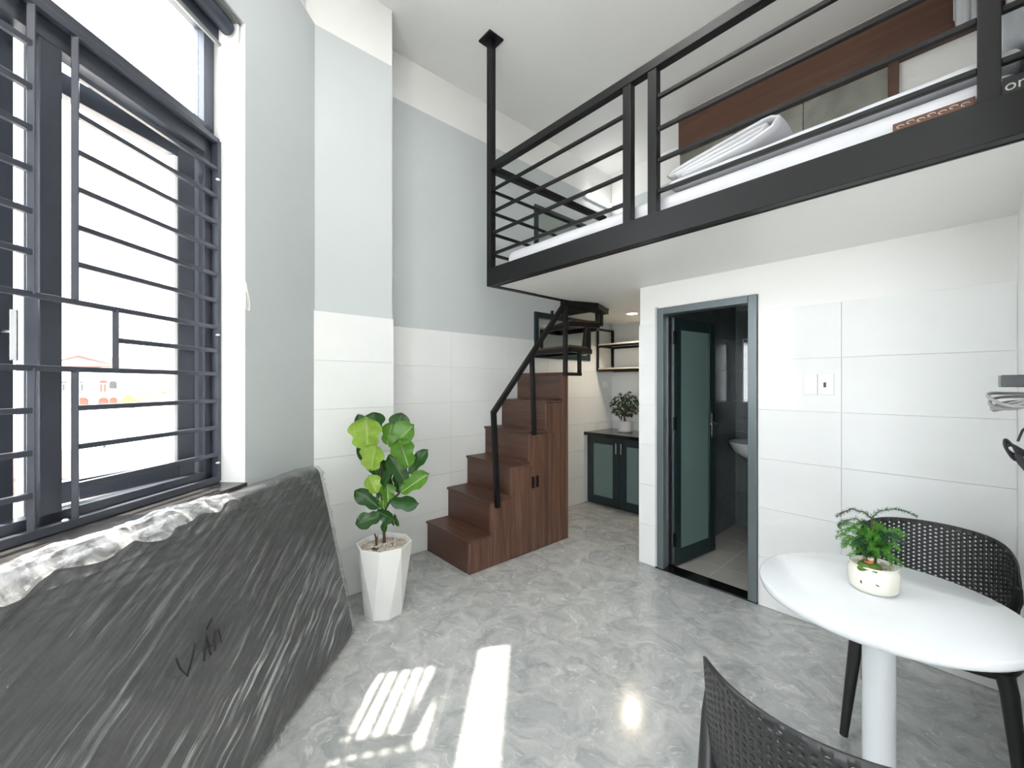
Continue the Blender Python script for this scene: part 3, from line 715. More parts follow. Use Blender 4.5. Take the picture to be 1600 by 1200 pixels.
# small bushy plant on the counter
kpx, kpy = -2.70, 4.18
kpl = thing('potted_ficus', (kpx, kpy, 0.838), 'dark bushy ficus in a small white pot on the kitchen counter', 'plant')
MB().lathe([(0.05, 0.0), (0.055, 0.006), (0.082, 0.008), (0.085, 0.02), (0.075, 0.022), (0.06, 0.02)], 24, (kpx, kpy, 0.838)).build('saucer', 'pot', kpl, smooth=True)
MB().lathe([(0.055, 0.018), (0.07, 0.03), (0.078, 0.125), (0.08, 0.13), (0.072, 0.13), (0.07, 0.115), (0.001, 0.112)], 28, (kpx, kpy, 0.838)).build('pot', 'pot', kpl, smooth=True)
tm = MB(); tm.tube([(kpx, kpy, 0.95), (kpx - 0.012, kpy, 1.02), (kpx + 0.008, kpy + 0.01, 1.12), (kpx, kpy, 1.2)], [0.012, 0.010, 0.008, 0.004], 7)
for a in range(7):
    an = a * 0.9; tm.tube([(kpx, kpy, 1.04 + 0.015 * a), (kpx + 0.06 * math.cos(an), kpy + 0.06 * math.sin(an), 1.1 + 0.015 * a), (kpx + 0.11 * math.cos(an), kpy + 0.11 * math.sin(an), 1.14 + 0.015 * a)], [0.006, 0.004, 0.002], 5)
tm.build('trunk', 'bark', kpl, smooth=True)
fm = MB(); rnd = random.Random(3)
for i in range(330):
    while True:
        p = Vector((rnd.uniform(-1, 1), rnd.uniform(-1, 1), rnd.uniform(-1, 1)))
        if 0.35 < p.length < 1: break
    c = Vector((kpx + p.x * 0.155, kpy + p.y * 0.15, 1.155 + p.z * 0.145))
    d = Vector((p.x + rnd.uniform(-0.6, 0.6), p.y + rnd.uniform(-0.6, 0.6), rnd.uniform(-0.9, 0.3))).normalized()
    sd_ = d.cross(Vector((rnd.uniform(-1, 1), rnd.uniform(-1, 1), 1))).normalized(); L = rnd.uniform(0.04, 0.065); w = L * 0.24
    up = sd_.cross(d) * 0.006
    fm.add([c, c + d * L * 0.45 + sd_ * w + up, c + d * L - up, c + d * L * 0.45 - sd_ * w + up, c + d * L * 0.5], [(0, 1, 4), (1, 2, 4), (2, 3, 4), (3, 0, 4)])
fm.build('foliage', 'ficus', kpl)

# ------------------------------------------------------------------ bathroom
bw = MB().box(-1.575, -1.568, PY + 0.11, BY - 0.04, 0, LOFT - 0.03).build('wall_bath_left', 'bath_grout'); struct(bw, 'dark tiled left wall inside the bathroom', 'wall')
tile_run(bw, (-1.568, 0), rad(90), [PY + 0.11, 3.19, 3.79, BY - 0.048], [0.006, 0.33, 0.63, 0.93, 1.23, 1.53, 1.83, LOFT - 0.032], m='bath_wall')
bb = B(-1.575, -0.2, BY - 0.04, BY - 0.001, 0, LOFT - 0.03).build('wall_bath_back', 'bath_grout'); struct(bb, 'dark tiled end wall inside the bathroom', 'wall')
tile_run(bb, (0, BY - 0.04), 0, [-1.56, -0.96, -0.36, -0.2], [0.006, 0.33, 0.63, 0.93, 1.23, 1.53, 1.83, LOFT - 0.032], m='bath_wall')
br = MB().box(-0.22, -0.2, PY + 0.11, BY - 0.04, 0, LOFT - 0.03).box(DX1, -0.22, PY + 0.112, PY + 0.125, 0, LOFT - 0.03).build('wall_bath_right', 'bath_wall'); struct(br, 'dark right-hand wall inside the bathroom', 'wall')
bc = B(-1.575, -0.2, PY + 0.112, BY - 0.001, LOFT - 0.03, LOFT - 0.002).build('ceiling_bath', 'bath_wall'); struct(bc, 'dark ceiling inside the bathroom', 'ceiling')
bf = B(-1.575, -0.2, PY + 0.112, BY - 0.04, 0.0005, 0.004).build('floor_bath', 'bath_grout'); struct(bf, 'grey tiled bathroom floor with pale joints', 'floor')
xs = [-1.56, -1.27, -0.96, -0.65, -0.34, -0.22]; ys = [PY + 0.114, 3.27, 3.585, 3.895, 4.205, BY - 0.05]
for i in range(len(xs) - 1):
    for j in range(len(ys) - 1):
        B(xs[i] + 0.0035, xs[i + 1] - 0.0035, ys[j] + 0.0035, ys[j + 1] - 0.0035, 0.0035, 0.0052).build('floor_tile', 'bath_floor', bf)
th = B(DX0 - 0.012, DX1 + 0.002, PY - 0.006, PY + 0.112, 0.0, 0.012).build('door_threshold', 'granite_black', bevel=0.002); struct(th, 'black granite threshold of the bathroom door', 'threshold')

dr = thing('door_1', (-1.25, PY, 0), 'grey aluminium bathroom door standing open inwards', 'door', kind='structure')
FWD = 0.052
B(DX0 + 0.004, DX0 + 0.004 + FWD, PY - 0.012, PY + 0.07, 0.012, DZ).build('frame_jamb', 'alu_door', dr, bevel=0.004)
B(DX1 - 0.002 - FWD, DX1 - 0.002, PY - 0.012, PY + 0.07, 0.012, DZ).build('frame_jamb', 'alu_door', dr, bevel=0.004)
B(DX0 + 0.004 + FWD, DX1 - 0.002 - FWD, PY - 0.012, PY + 0.07, DZ - FWD, DZ).build('frame_head', 'alu_door', dr, bevel=0.004)
B(DX0 - 0.016, DX0 + 0.004, PY - 0.003, PY + 0.05, 0.012, DZ + 0.012).build('plaster_bead', 'grout', dr)
hp = Vector((-1.538, PY + 0.095, 0)); hd = Vector((0.075, 0.54, 0)).normalized(); hnn = Vector((hd.y, -hd.x, 0))
def lf(u0, u1, v0, v1, z0, z1):
    P = lambda u, v, z: hp + hd * u + hnn * v + Vector((0, 0, z))
    return MB().hexa([P(u0, v0, z0), P(u1, v0, z0), P(u1, v1, z0), P(u0, v1, z0), P(u0, v0, z1), P(u1, v0, z1), P(u1, v1, z1), P(u0, v1, z1)])
LW, LZ0, LZ1, FS = 0.56, 0.02, 1.905, 0.085
lfm = lf(0, FS, 0, 0.04, LZ0, LZ1).build('door_leaf', 'alu_leaf', dr, bevel=0.003)
lf(LW - FS, LW, 0, 0.04, LZ0, LZ1).build('stile', 'alu_leaf', lfm, bevel=0.003)
lf(FS, LW - FS, 0, 0.04, LZ0, LZ0 + 0.11).build('rail', 'alu_leaf', lfm, bevel=0.003); lf(FS, LW - FS, 0, 0.04, LZ1 - 0.09, LZ1).build('rail', 'alu_leaf', lfm, bevel=0.003)
lf(FS, LW - FS, 0.012, 0.026, LZ0 + 0.11, LZ1 - 0.09).build('pane', 'frost_door', lfm)
lf(-0.004, 0.0, 0.002, 0.038, LZ0, LZ1).build('edge_strip', 'chrome', lfm)
for z in (0.17, 1.05, 1.70): lf(-0.02, 0.008, 0.04, 0.052, z, z + 0.1).build('hinge', 'steel', lfm, bevel=0.002)
hdl = lf(LW - 0.055, LW - 0.025, 0.04, 0.046, 0.96, 1.16); hdl.tube([hp + hd * (LW - 0.04) + hnn * 0.045 + Vector((0, 0, 1.08)), hp + hd * (LW - 0.04) + hnn * 0.085 + Vector((0, 0, 1.08)), hp + hd * (LW - 0.15) + hnn * 0.09 + Vector((0, 0, 1.08))], 0.008, 8)
hdl.build('handle', 'chrome', lfm)

# basin, mirror
bs = thing('wash_basin', (-1.27, 4.15, 0.72), 'white ceramic wash basin on the bathroom end wall', 'basin')
bm_ = MB(); nb = 32
prof = [(0.03, 0.70), (0.12, 0.72), (0.21, 0.78), (0.245, 0.85), (0.25, 0.87), (0.235, 0.872), (0.19, 0.82), (0.10, 0.775), (0.01, 0.77)]
for r, z in prof:
    for j in range(nb):
        a = 2 * math.pi * j / nb
        bm_.v.append(Vector((-1.275 + r * 1.02 * math.cos(a), 4.14 + r * 0.92 * math.sin(a), z)))
for i in range(len(prof) - 1):
    for j in range(nb): bm_.f.append((i * nb + j, i * nb + (j + 1) % nb, (i + 1) * nb + (j + 1) % nb, (i + 1) * nb + j))
bm_.f.append(tuple(reversed(range(nb)))); bm_.f.append(tuple((len(prof) - 1) * nb + j for j in range(nb)))
bm_.build('bowl', 'ceramic', bs, smooth=True, angle=60)
MB().tube([(-1.275, 4.345, 0.86), (-1.275, 4.345, 0.97), (-1.275, 4.30, 1.0), (-1.275, 4.22, 0.98)], 0.012, 10).build('tap', 'chrome', bs, smooth=True)
MB().tube([(-1.275, 4.2, 0.70), (-1.275, 4.2, 0.52), (-1.275, 4.3, 0.46), (-1.275, 4.37, 0.46)], 0.016, 10).build('waste_pipe', 'chrome', bs, smooth=True)
mi = thing('bathroom_mirror', (-1.27, 4.37, 1.22), 'frameless mirror above the bathroom basin', 'mirror')
B(-1.49, -1.05, 4.358, 4.372, 1.225, 1.835).build('glass', 'mirror', mi, bevel=0.003)
MB().box(-1.495, -1.486, 4.354, 4.372, 1.22, 1.84).box(-1.054, -1.045, 4.354, 4.372, 1.22, 1.84).box(-1.486, -1.054, 4.354, 4.372, 1.22, 1.229).box(-1.486, -1.054, 4.354, 4.372, 1.831, 1.84).build('edge', 'white_plastic', mi)
gs = B(-1.50, -1.04, 4.28, 4.37, 1.06, 1.072).build('glass_shelf', 'bath_wall', bevel=0.002); tag(gs, 'slim shelf under the bathroom mirror', 'shelf')
fd = MB().lathe([(0.001, 0.0), (0.05, 0.0), (0.05, 0.004), (0.001, 0.004)], 20, (-1.28, 4.18, 0.0078)).build('floor_drain', 'chrome'); tag(fd, 'round steel floor drain by the bathroom end wall', 'drain')

# ------------------------------------------------------------------ switches on the partition
sp = thing('wall_socket', (-0.585, PY, 1.4), 'white double switch and card-slot plate beside the bathroom door', 'switch')
B(-0.659, -0.5925, PY - 0.009, PY + 0.001, 1.338, 1.455).build('plate', 'white_plastic', sp, bevel=0.002)
p2 = B(-0.5905, -0.516, PY - 0.009, PY + 0.001, 1.338, 1.455).build('plate', 'white_plastic', sp, bevel=0.002)
B(-0.645, -0.609, PY - 0.012, PY - 0.009, 1.385, 1.408).build('rocker', 'white_plastic', sp, bevel=0.001)
B(-0.566, -0.548, PY - 0.012, PY - 0.009, 1.376, 1.416).build('slot_surround', 'white_plastic', p2, bevel=0.001)
B(-0.563, -0.551, PY - 0.0135, PY - 0.012, 1.381, 1.409).build('slot', 'dark_plastic', p2)

# ------------------------------------------------------------------ box with coiled cables on the right wall
tb = thing('wall_box', (0.09, 1.85, 1.4), 'slim black box fixed to the wall at the right edge', 'box')
B(0.052, RX, 1.70, 1.875, 1.392, 1.424).build('housing', 'dark_plastic', tb, bevel=0.002); B(0.052, RX, 1.875, 1.885, 1.391, 1.425).build('end_cap', 'grey_plastic', tb, bevel=0.002)
cc = thing('grey_cable_coil', (0.08, 1.8, 1.36), 'coiled grey cable under the slim black wall box', 'cable')
rnd = random.Random(5)
for k in range(4):
    P = []
    for i in range(28):
        a = 2 * math.pi * i / 28
        P.append((0.085 + 0.055 * math.cos(a) + 0.004 * k, 1.78 + 0.10 * math.sin(a) + 0.01 * k, 1.362 + 0.016 * math.sin(a + k * 0.8) - 0.007 * k + 0.006 * math.cos(2 * a + k)))
    MB().tube(P, 0.0042, 8, closed=True).build('loop', 'cable_grey', cc, smooth=True)
bcab = thing('black_cable_bundle', (0.09, 1.8, 1.22), 'folded bundle of black cable hanging at the right edge', 'cable')
for k in range(6):
    a0 = -0.5 + k * 0.2
    P = []
    for i in range(18):
        t = i / 17; a = math.pi * 2 * t
        x = 0.088 - 0.011 + 0.012 * math.sin(a) * (0.6 + 0.1 * k) + 0.002 * k - 0.02 * (0.5 - 0.5 * math.cos(a)) * math.cos(a0)
        P.append((x, 1.70 + 0.003 * k, 1.205 + 0.055 * (0.5 - 0.5 * math.cos(a)) + 0.006 * math.sin(a0 * 3) - 0.006 * k * (0.5 - 0.5 * math.cos(a))))
    MB().tube(P, 0.0024, 7).build('strand', 'cable_black', bcab, smooth=True)
MB().tube([(0.078, 1.70, 1.215), (0.088, 1.70, 1.195), (0.105, 1.69, 1.165), (0.13, 1.68, 1.14)], [0.007, 0.009, 0.008, 0.006], 8).build('tied_core', 'cable_black', bcab, smooth=True)
MB().tube([(0.08, 1.70, 1.25), (0.088, 1.70, 1.28), (0.105, 1.68, 1.305), (RX - 0.001, 1.64, 1.325)], 0.0026, 7).build('lead', 'cable_black', bcab, smooth=True)

# ------------------------------------------------------------------ plastic-wrapped mattress leaning under the window
MS0, MS1 = -2.25, -0.225; mt = 0.17
U = Vector((-0.205, 0.945)).normalized()      # (n, z) up the face
T = Vector((U.y, -U.x))                       # (n, z) out of the face, into the room
LEN = 0.965
P0 = Vector((0.375, 0.004))
wm = thing('wrapped_mattress', SN(-1.2, 0.28, 0), 'charcoal mattress wrapped in clear plastic leaning below the window', 'mattress')
def mfn(off, amp):
    def f(w):  # w.x along s, w.y out of face, w.z up
        s = (MS0 + MS1) / 2 + w.x; up = LEN / 2 + w.z; th = -mt / 2 + w.y
        d = 0
        if amp:
            d = noise.noise(Vector((s * 3.2, up * 3.2, th * 6))) * amp + noise.noise(Vector(((s * 0.8 + up) * 11, (s - up) * 3, th * 9))) * amp * 0.6
        q = P0 + U * up + T * (th + (d if w.y > 0 else 0))
        z = q.y + (d * 0.8 if w.z > LEN * 0.42 else 0)
        z = max(z, 0.003 + 0.01 * (th + mt) * 0)
        return SN(s, q.x, z)
    return f
hx_, hy_, hz_ = (MS1 - MS0) / 2, mt / 2, LEN / 2
MB().rbox(hx_, hy_, hz_, 0.045, (40, 3, 24), mfn(0, 0.004)).build('body', 'charcoal', wm, smooth=True, angle=80)
def film_fn(w):
    base = mfn(0, 0.011)
    s_ = w.x; u_ = w.z; ca, sa = math.cos(rad(29)), math.sin(rad(29))
    p_, q_ = s_ * ca + u_ * sa, -s_ * sa + u_ * ca
    r1 = (1 - abs(noise.noise(Vector((p_ * 2.2, q_ * 19, 3.3))))) ** 6
    r2 = (1 - abs(noise.noise(Vector((p_ * 3.5 + 7, q_ * 42, 8.1))))) ** 6
    r3 = (1 - abs(noise.noise(Vector((s_ * 1.6, u_ * 26 + s_ * 2, 5.7))))) ** 6
    mask = max(0.0, min(1.0, 0.5 + 1.4 * noise.noise(Vector((s_ * 1.7, u_ * 2.1, 0.4))) - u_ * 0.5))
    topm = max(0.0, min(1.0, (u_ - 0.22) * 5))
    d = (0.010 * r1 + 0.006 * r2) * mask + 0.010 * r3 * topm
    p = base(w)
    if w.y > 0: p = p + SN(0, T.x * d, T.y * d) - SN(0, 0, 0)
    return p
fmb = MB().rbox(hx_ + 0.012, hy_ + 0.010, hz_ + 0.006, 0.05, (300, 4, 170), film_fn)
film = fmb.build('plastic_wrap', 'film', wm, smooth=True, angle=80); film['label'] = 'clear crinkled plastic wrap'
uvl = film.data.uv_layers.new(name='UVMap'); orgw = Vector(SN(-1.2, 0.28, 0))
for lp in film.data.loops:
    p = film.data.vertices[lp.vertex_index].co + orgw
    q = Vector((p.x, p.y)) - WC
    uvl.data[lp.index].uv = (q.dot(WD), p.z * 1.02 - q.dot(WN) * 0.4)
# bunched plastic flap on the top edge
flap = MB(); NA, NBf = 90, 30
for i in range(NA):
    s = -1.72 + 0.83 * i / (NA - 1)
    for j in range(NBf):
        v = j / (NBf - 1)
        th = -0.155 + (0.168 + 0.035 * noise.noise(Vector((s * 7, 0.3, 0))) + 0.02 * noise.noise(Vector((s * 23, 5.3, 0)))) * v; taper = math.sin(math.pi * min(1, (i + 1) / NA * 1.02)) ** 0.35 if i > NA / 2 else 1
        h = 0.012 + 0.016 * math.sin(math.pi * v) * taper + 0.016 * noise.noise(Vector((s * 5, v * 5, 1.7))) + 0.007 * noise.noise(Vector((s * 16 + v * 9, v * 14, 4)))
        if v > 0.78: h -= (v - 0.78) * (0.22 + 0.25 * noise.noise(Vector((s * 9, 2.2, 0))))
        q = P0 + U * (LEN + max(h, -0.05)) + T * th
        flap.v.append(SN(s, q.x, q.y + 0.004))
for i in range(NA - 1):
    for j in range(NBf - 1): flap.f.append((i * NBf + j, (i + 1) * NBf + j, (i + 1) * NBf + j + 1, i * NBf + j + 1))
def mat_flap():
    m = NT('bunched_plastic'); v = m.coord()
    f = m.noise(v, 15, 6, 0.62, 1.2)
    tp = m.n('ShaderNodeBsdfTransparent'); df = m.n('ShaderNodeBsdfPrincipled') if False else m.n('ShaderNodeBsdfDiffuse'); df.inputs[0].default_value = (0.8, 0.81, 0.82, 1)
    gl = m.n('ShaderNodeBsdfGlossy'); gl.inputs['Roughness'].default_value = 0.15
    r = m.ramp(f, [(0.36, (0.04, 0.04, 0.04, 1)), (0.66, (0.62, 0.62, 0.62, 1))])
    m1 = m.n('ShaderNodeMixShader'); m.l(r, m1.inputs[0]); m.l(tp.outputs[0], m1.inputs[1]); m.l(df.outputs[0], m1.inputs[2])
    fr = schlick(m, 0.06)
    m2 = m.n('ShaderNodeMixShader'); m.l(fr, m2.inputs[0]); m.l(m1.outputs[0], m2.inputs[1]); m.l(gl.outputs[0], m2.inputs[2])
    m.l(m2.outputs[0], m.out.inputs['Surface']); m.t.nodes.remove(m.b); return m.m
M['flap'] = mat_flap()
fl_ = flap.build('plastic_flap', 'flap', wm, smooth=True, angle=80); fl_['label'] = 'bunched loose plastic'
# handwritten marker on the wrap
hand = [[(-1.292, 0.567), (-1.285, 0.53), (-1.268, 0.495), (-1.242, 0.529), (-1.221, 0.568)],
        [(-1.202, 0.498), (-1.193, 0.529), (-1.177, 0.563), (-1.175, 0.527), (-1.174, 0.499)],
        [(-1.194, 0.53), (-1.167, 0.524)],
        [(-1.156, 0.501), (-1.147, 0.537), (-1.139, 0.56), (-1.129, 0.557), (-1.126, 0.511)],
        [(-1.174, 0.582), (-1.143, 0.605)]]
ink = MB()
for stl in hand:
    P = []
    for s, u in stl:
        q = P0 + U * u + T * 0.030
        P.append(SN(s, q.x, q.y))
    ink.tube(P, 0.0034, 6)
iw = ink.build('handwriting', 'ink', wm); iw['label'] = 'black handwritten letters'

# ------------------------------------------------------------------ fiddle-leaf fig in a faceted planter
PXc, PYc = -2.415, 1.095
fg = thing('potted_fig', (PXc, PYc, 0), 'fiddle-leaf fig in a tall white faceted planter beside the stairs', 'plant')
def ring(r, z, n, ph): return [Vector((PXc + r * math.cos(ph + 2 * math.pi * i / n), PYc + r * math.sin(ph + 2 * math.pi * i / n), z)) for i in range(n)]
nfac = 8
top = ring(0.168, 0.425, nfac, 0.2); bot = ring(0.118, 0.0, nfac, 0.2 + math.pi / nfac)
pm = MB(); pm.v = top + bot + ring(0.157, 0.425, nfac, 0.2) + ring(0.147, 0.385, nfac, 0.2)
for i in range(nfac):
    j = (i + 1) % nfac
    pm.f.append((i, nfac + i, j)); pm.f.append((j, nfac + i, nfac + j))
    pm.f.append((i, j, 2 * nfac + j, 2 * nfac + i)); pm.f.append((2 * nfac + i, 2 * nfac + j, 3 * nfac + j, 3 * nfac + i))
pm.f.append(tuple(nfac + i for i in reversed(range(nfac)))); pm.f.append(tuple(3 * nfac + i for i in range(nfac)))
pm.build('planter', 'pot', fg, bevel=0.0015, seg=1, angle=10)
pb = MB(); rnd = random.Random(11)
def pebble(mb, c, r):
    o = len(mb.v); sx, sy, sz = r * rnd.uniform(0.8, 1.4), r * rnd.uniform(0.7, 1.1), r * rnd.uniform(0.5, 0.8); rot = rnd.uniform(0, 3.14); N = 7
    mb.v.append(c + Vector((0, 0, sz)))
    for lv, (k, z) in enumerate(((0.75, 0.6), (1, 0))):
        for i in range(N):
            a = 2 * math.pi * i / N; x = sx * k * math.cos(a); y = sy * k * math.sin(a)
            mb.v.append(c + Vector((x * math.cos(rot) - y * math.sin(rot), x * math.sin(rot) + y * math.cos(rot), z * sz)))
    for i in range(N):
        j = (i + 1) % N; mb.f.append((o, o + 1 + i, o + 1 + j)); mb.f.append((o + 1 + i, o + 1 + N + i, o + 1 + N + j, o + 1 + j))
for i in range(230):
    a = rnd.uniform(0, 6.283); r = 0.142 * math.sqrt(rnd.random())
    pebble(pb, Vector((PXc + r * math.cos(a), PYc + r * math.sin(a), 0.388 + 0.03 * (1 - r / 0.142) + rnd.uniform(0, 0.008))), rnd.uniform(0.010, 0.016))
pbo = pb.build('pebbles', 'pebble', fg, smooth=True, angle=60); pbo['kind'] = 'stuff'
Rv = Vector((0.6652, 0.7466, 0)); Fv = Vector((-0.7466, 0.6652, 0))
def fp(lat, dep, z): return Vector((PXc, PYc, z)) + Rv * lat + Fv * dep
def L2(cx, cy, dep): return fp((cx - 368) * 0.001256, dep, 1.4 - cy * 0.001256)
sm = MB()
sm.tube([L2(368, 800, 0), L2(366, 700, 0.0), L2(358, 600, 0.0), L2(352, 500, 0.01), L2(345, 400, 0.01), L2(320, 300, 0.0), L2(300, 250, 0)], [0.010, 0.009, 0.008, 0.007, 0.006, 0.005, 0.003], 8)
sm.tube([L2(362, 640, 0), L2(400, 570, -0.01), L2(440, 540, -0.01), L2(480, 460, 0), L2(470, 360, 0.01), L2(430, 290, 0.02)], [0.007, 0.006, 0.006, 0.005, 0.004, 0.003], 8)
sm.tube([L2(470, 480, 0), L2(490, 430, -0.01), L2(500, 400, -0.01)], [0.004, 0.003, 0.002], 6)
sm.build('stem', 'bark', fg, smooth=True)
sm2 = MB().tube([L2(338, 790, -0.03), L2(335, 750, -0.03), L2(328, 728, -0.03)], [0.008, 0.006, 0.004], 6).tube([L2(338, 765, -0.03), L2(344, 735, -0.03)], [0.005, 0.003], 6)
sm2.build('dry_stub', 'bark', fg, smooth=True)
def fig_leaf(b, t, wpx, m, db, dt, tilt=0.0, cup=0.25, bend=0.12):
    base = L2(b[0], b[1], db); tip = L2(t[0], t[1], dt)
    ax = tip - base; Ln = ax.length; ax.normalize()
    view = -Fv + Vector((0, 0, 0.25)); sd_ = ax.cross(view).normalized(); nm = sd_.cross(ax).normalized()
    rot = Matrix.Rotation(tilt, 3, ax); sd_ = rot @ sd_; nm = rot @ nm
    wd = wpx * 0.001256 / 2 * 1.18
    NU, NV = 12, 8; mb = MB()
    for i in range(NU + 1):
        u = i / NU
        prof = (math.sin(math.pi * min(1, u ** 0.85)) ** 0.55) * (0.62 + 0.42 * u - 0.24 * math.exp(-((u - 0.42) / 0.13) ** 2))
        if u > 0.88: prof *= math.sqrt(max(0, 1 - ((u - 0.88) / 0.12) ** 2)) * 0.85 + 0.15
        if i in (0, NU): prof = 0.04
        for j in range(NV + 1):
            v = -1 + 2 * j / NV
            off = cup * wd * abs(v) ** 1.3 - bend * Ln * (u ** 2) + 0.05 * wd * math.sin(u * 16 + v * 3) * abs(v)
            vein = -0.010 * wd * math.cos((u * 7 - abs(v) * 1.8) * 2 * math.pi)
            mb.v.append(base + ax * (Ln * u) + sd_ * (wd * prof * v) + nm * (off + vein))
    for i in range(NU):
        for j in range(NV):
            a = i * (NV + 1) + j; mb.f.append((a, a + 1, a + NV + 2, a + NV + 1))
    o = mb.build('leaf', m, fg, smooth=True, angle=180)
    rbm = MB(); rbm.tube([base + ax * (Ln * u) + nm * (-bend * Ln * u * u + 0.001) for u in (0, 0.25, 0.5, 0.75, 0.95)], [0.0022, 0.002, 0.0016, 0.0012, 0.0006], 5)
    rbm.build('midrib', 'rib_light' if m != 'leaf_dark' else 'leaf_mid', o, smooth=True)
LV = [((305, 260), (290, 143), 135, 'leaf_dark', 0.05, 0.09, 0, .2), ((300, 310), (222, 148), 85, 'leaf_dark', 0.03, 0.06, 0.5, .2), ((410, 270), (435, 146), 115, 'leaf_dark', 0.05, 0.09, 0.2, .2),
      ((293, 312), (290, 160), 175, 'leaf_light', -0.02, -0.05, 0.1, .35), ((410, 310), (515, 195), 140, 'leaf_mid', -0.02, -0.04, -0.2, .3), ((375, 300), (400, 190), 90, 'leaf_mid', 0.02, 0.03, 0.3, .3),
      ((320, 408), (345, 286), 135, 'leaf_light', -0.05, -0.09, 0.0, .3), ((330, 450), (240, 285), 95, 'leaf_dark', 0.01, 0.03, 0.5, .25), ((492, 400), (455, 260), 125, 'leaf_mid', -0.03, -0.07, 0.2, .3),
      ((498, 440), (580, 318), 80, 'leaf_dark', -0.01, -0.03, -0.3, .25), ((482, 482), (405, 340), 95, 'leaf_dark', -0.03, -0.06, 0.3, .25), ((462, 525), (592, 425), 100, 'leaf_mid', -0.04, -0.08, -0.3, .25),
      ((345, 522), (315, 435), 90, 'leaf_light', -0.06, -0.08, 0.5, .3), ((348, 562), (408, 395), 75, 'leaf_dark', -0.04, -0.05, -0.7, .25), ((440, 535), (445, 430), 80, 'leaf_dark', 0.0, 0.01, 0.2, .25),
      ((352, 602), (240, 512), 85, 'leaf_dark', -0.03, -0.06, 0.2, .25), ((398, 560), (395, 478), 85, 'leaf_mid', -0.05, -0.05, 0.4, .3), ((412, 565), (550, 570), 85, 'leaf_dark', -0.05, -0.10, 0.3, .25),
      ((362, 640), (256, 662), 90, 'leaf_dark', -0.04, -0.10, 0.2, .25), ((348, 610), (436, 645), 80, 'leaf_dark', -0.06, -0.10, 0.4, .25), ((386, 650), (370, 722), 50, 'leaf_dark', -0.02, -0.04, 0.5, .2),
      ((420, 640), (438, 697), 34, 'leaf_dark', 0, -0.02, 0.6, .2), ((400, 650), (406, 706), 24, 'leaf_dark', 0.02, 0.02, 0.6, .2), ((370, 560), (330, 380), 110, 'leaf_dark', 0.05, 0.07, 0.2, .2), ((420, 470), (440, 330), 100, 'leaf_dark', 0.05, 0.06, 0.0, .2), ((375, 600), (378, 555), 50, 'leaf_mid', -0.05, -0.06, 0.3, .2)]
for a in LV: fig_leaf(a[0], a[1], a[2], a[3], a[4], a[5], a[6], a[7])

# ------------------------------------------------------------------ unseen ceiling panels, added as fill light to brighten the room
for lx, ly, lab in ((0.75, -0.7, 'unseen fill light panel added on the ceiling behind the viewer'), (-1.2, 1.1, 'unseen fill light panel added on the ceiling above the table side')):
    cp = thing('added_fill_panel', (lx, ly, CEIL), lab, 'lamp', 'added fill light panels')
    B(lx - 0.31, lx + 0.31, ly - 0.31, ly + 0.31, CEIL - 0.02, CEIL - 0.001).build('frame', 'white_plastic', cp, bevel=0.004)
    B(lx - 0.29, lx + 0.29, ly - 0.29, ly + 0.29, CEIL - 0.024, CEIL - 0.02).build('diffuser', 'fill_panel', cp)
    al = bpy.data.lights.new('fill_glow', 'AREA'); ao = bpy.data.objects.new('fill_glow', al); COL.objects.link(ao)
    al.shape = 'SQUARE'; al.size = 0.58; al.energy = 8.5; al.color = (1, 0.985, 0.96); ao.parent = cp; ao.location = (0, 0, -0.03)

# ------------------------------------------------------------------ round table
TX, TY, TZ, TR = -0.198, 1.75, 0.73, 0.327
rt = thing('round_table', (TX, TY, 0), 'small round glossy white pedestal table between the chairs', 'table')
MB().lathe([(0.001, TZ - 0.03), (TR - 0.012, TZ - 0.03), (TR - 0.003, TZ - 0.026), (TR, TZ - 0.018), (TR, TZ - 0.006), (TR - 0.002, TZ - 0.002), (TR - 0.006, TZ), (0.001, TZ)], 96, (TX, TY, 0), cap=False).build('top', 'white_gloss', rt, smooth=True, angle=50)
MB().lathe([(0.042, 0.02), (0.042, TZ - 0.03)], 32, (TX, TY, 0)).build('column', 'white_gloss', rt, smooth=True, angle=50)
MB().lathe([(0.001, 0), (0.21, 0.0), (0.215, 0.006), (0.20, 0.014), (0.06, 0.022), (0.044, 0.03)], 48, (TX, TY, 0), cap=False).build('foot_plate', 'white_gloss', rt, smooth=True, angle=50)
MB().lathe([(0.10, TZ - 0.038), (0.10, TZ - 0.03)], 24, (TX, TY, 0)).build('mount_plate', 'white_gloss', rt)

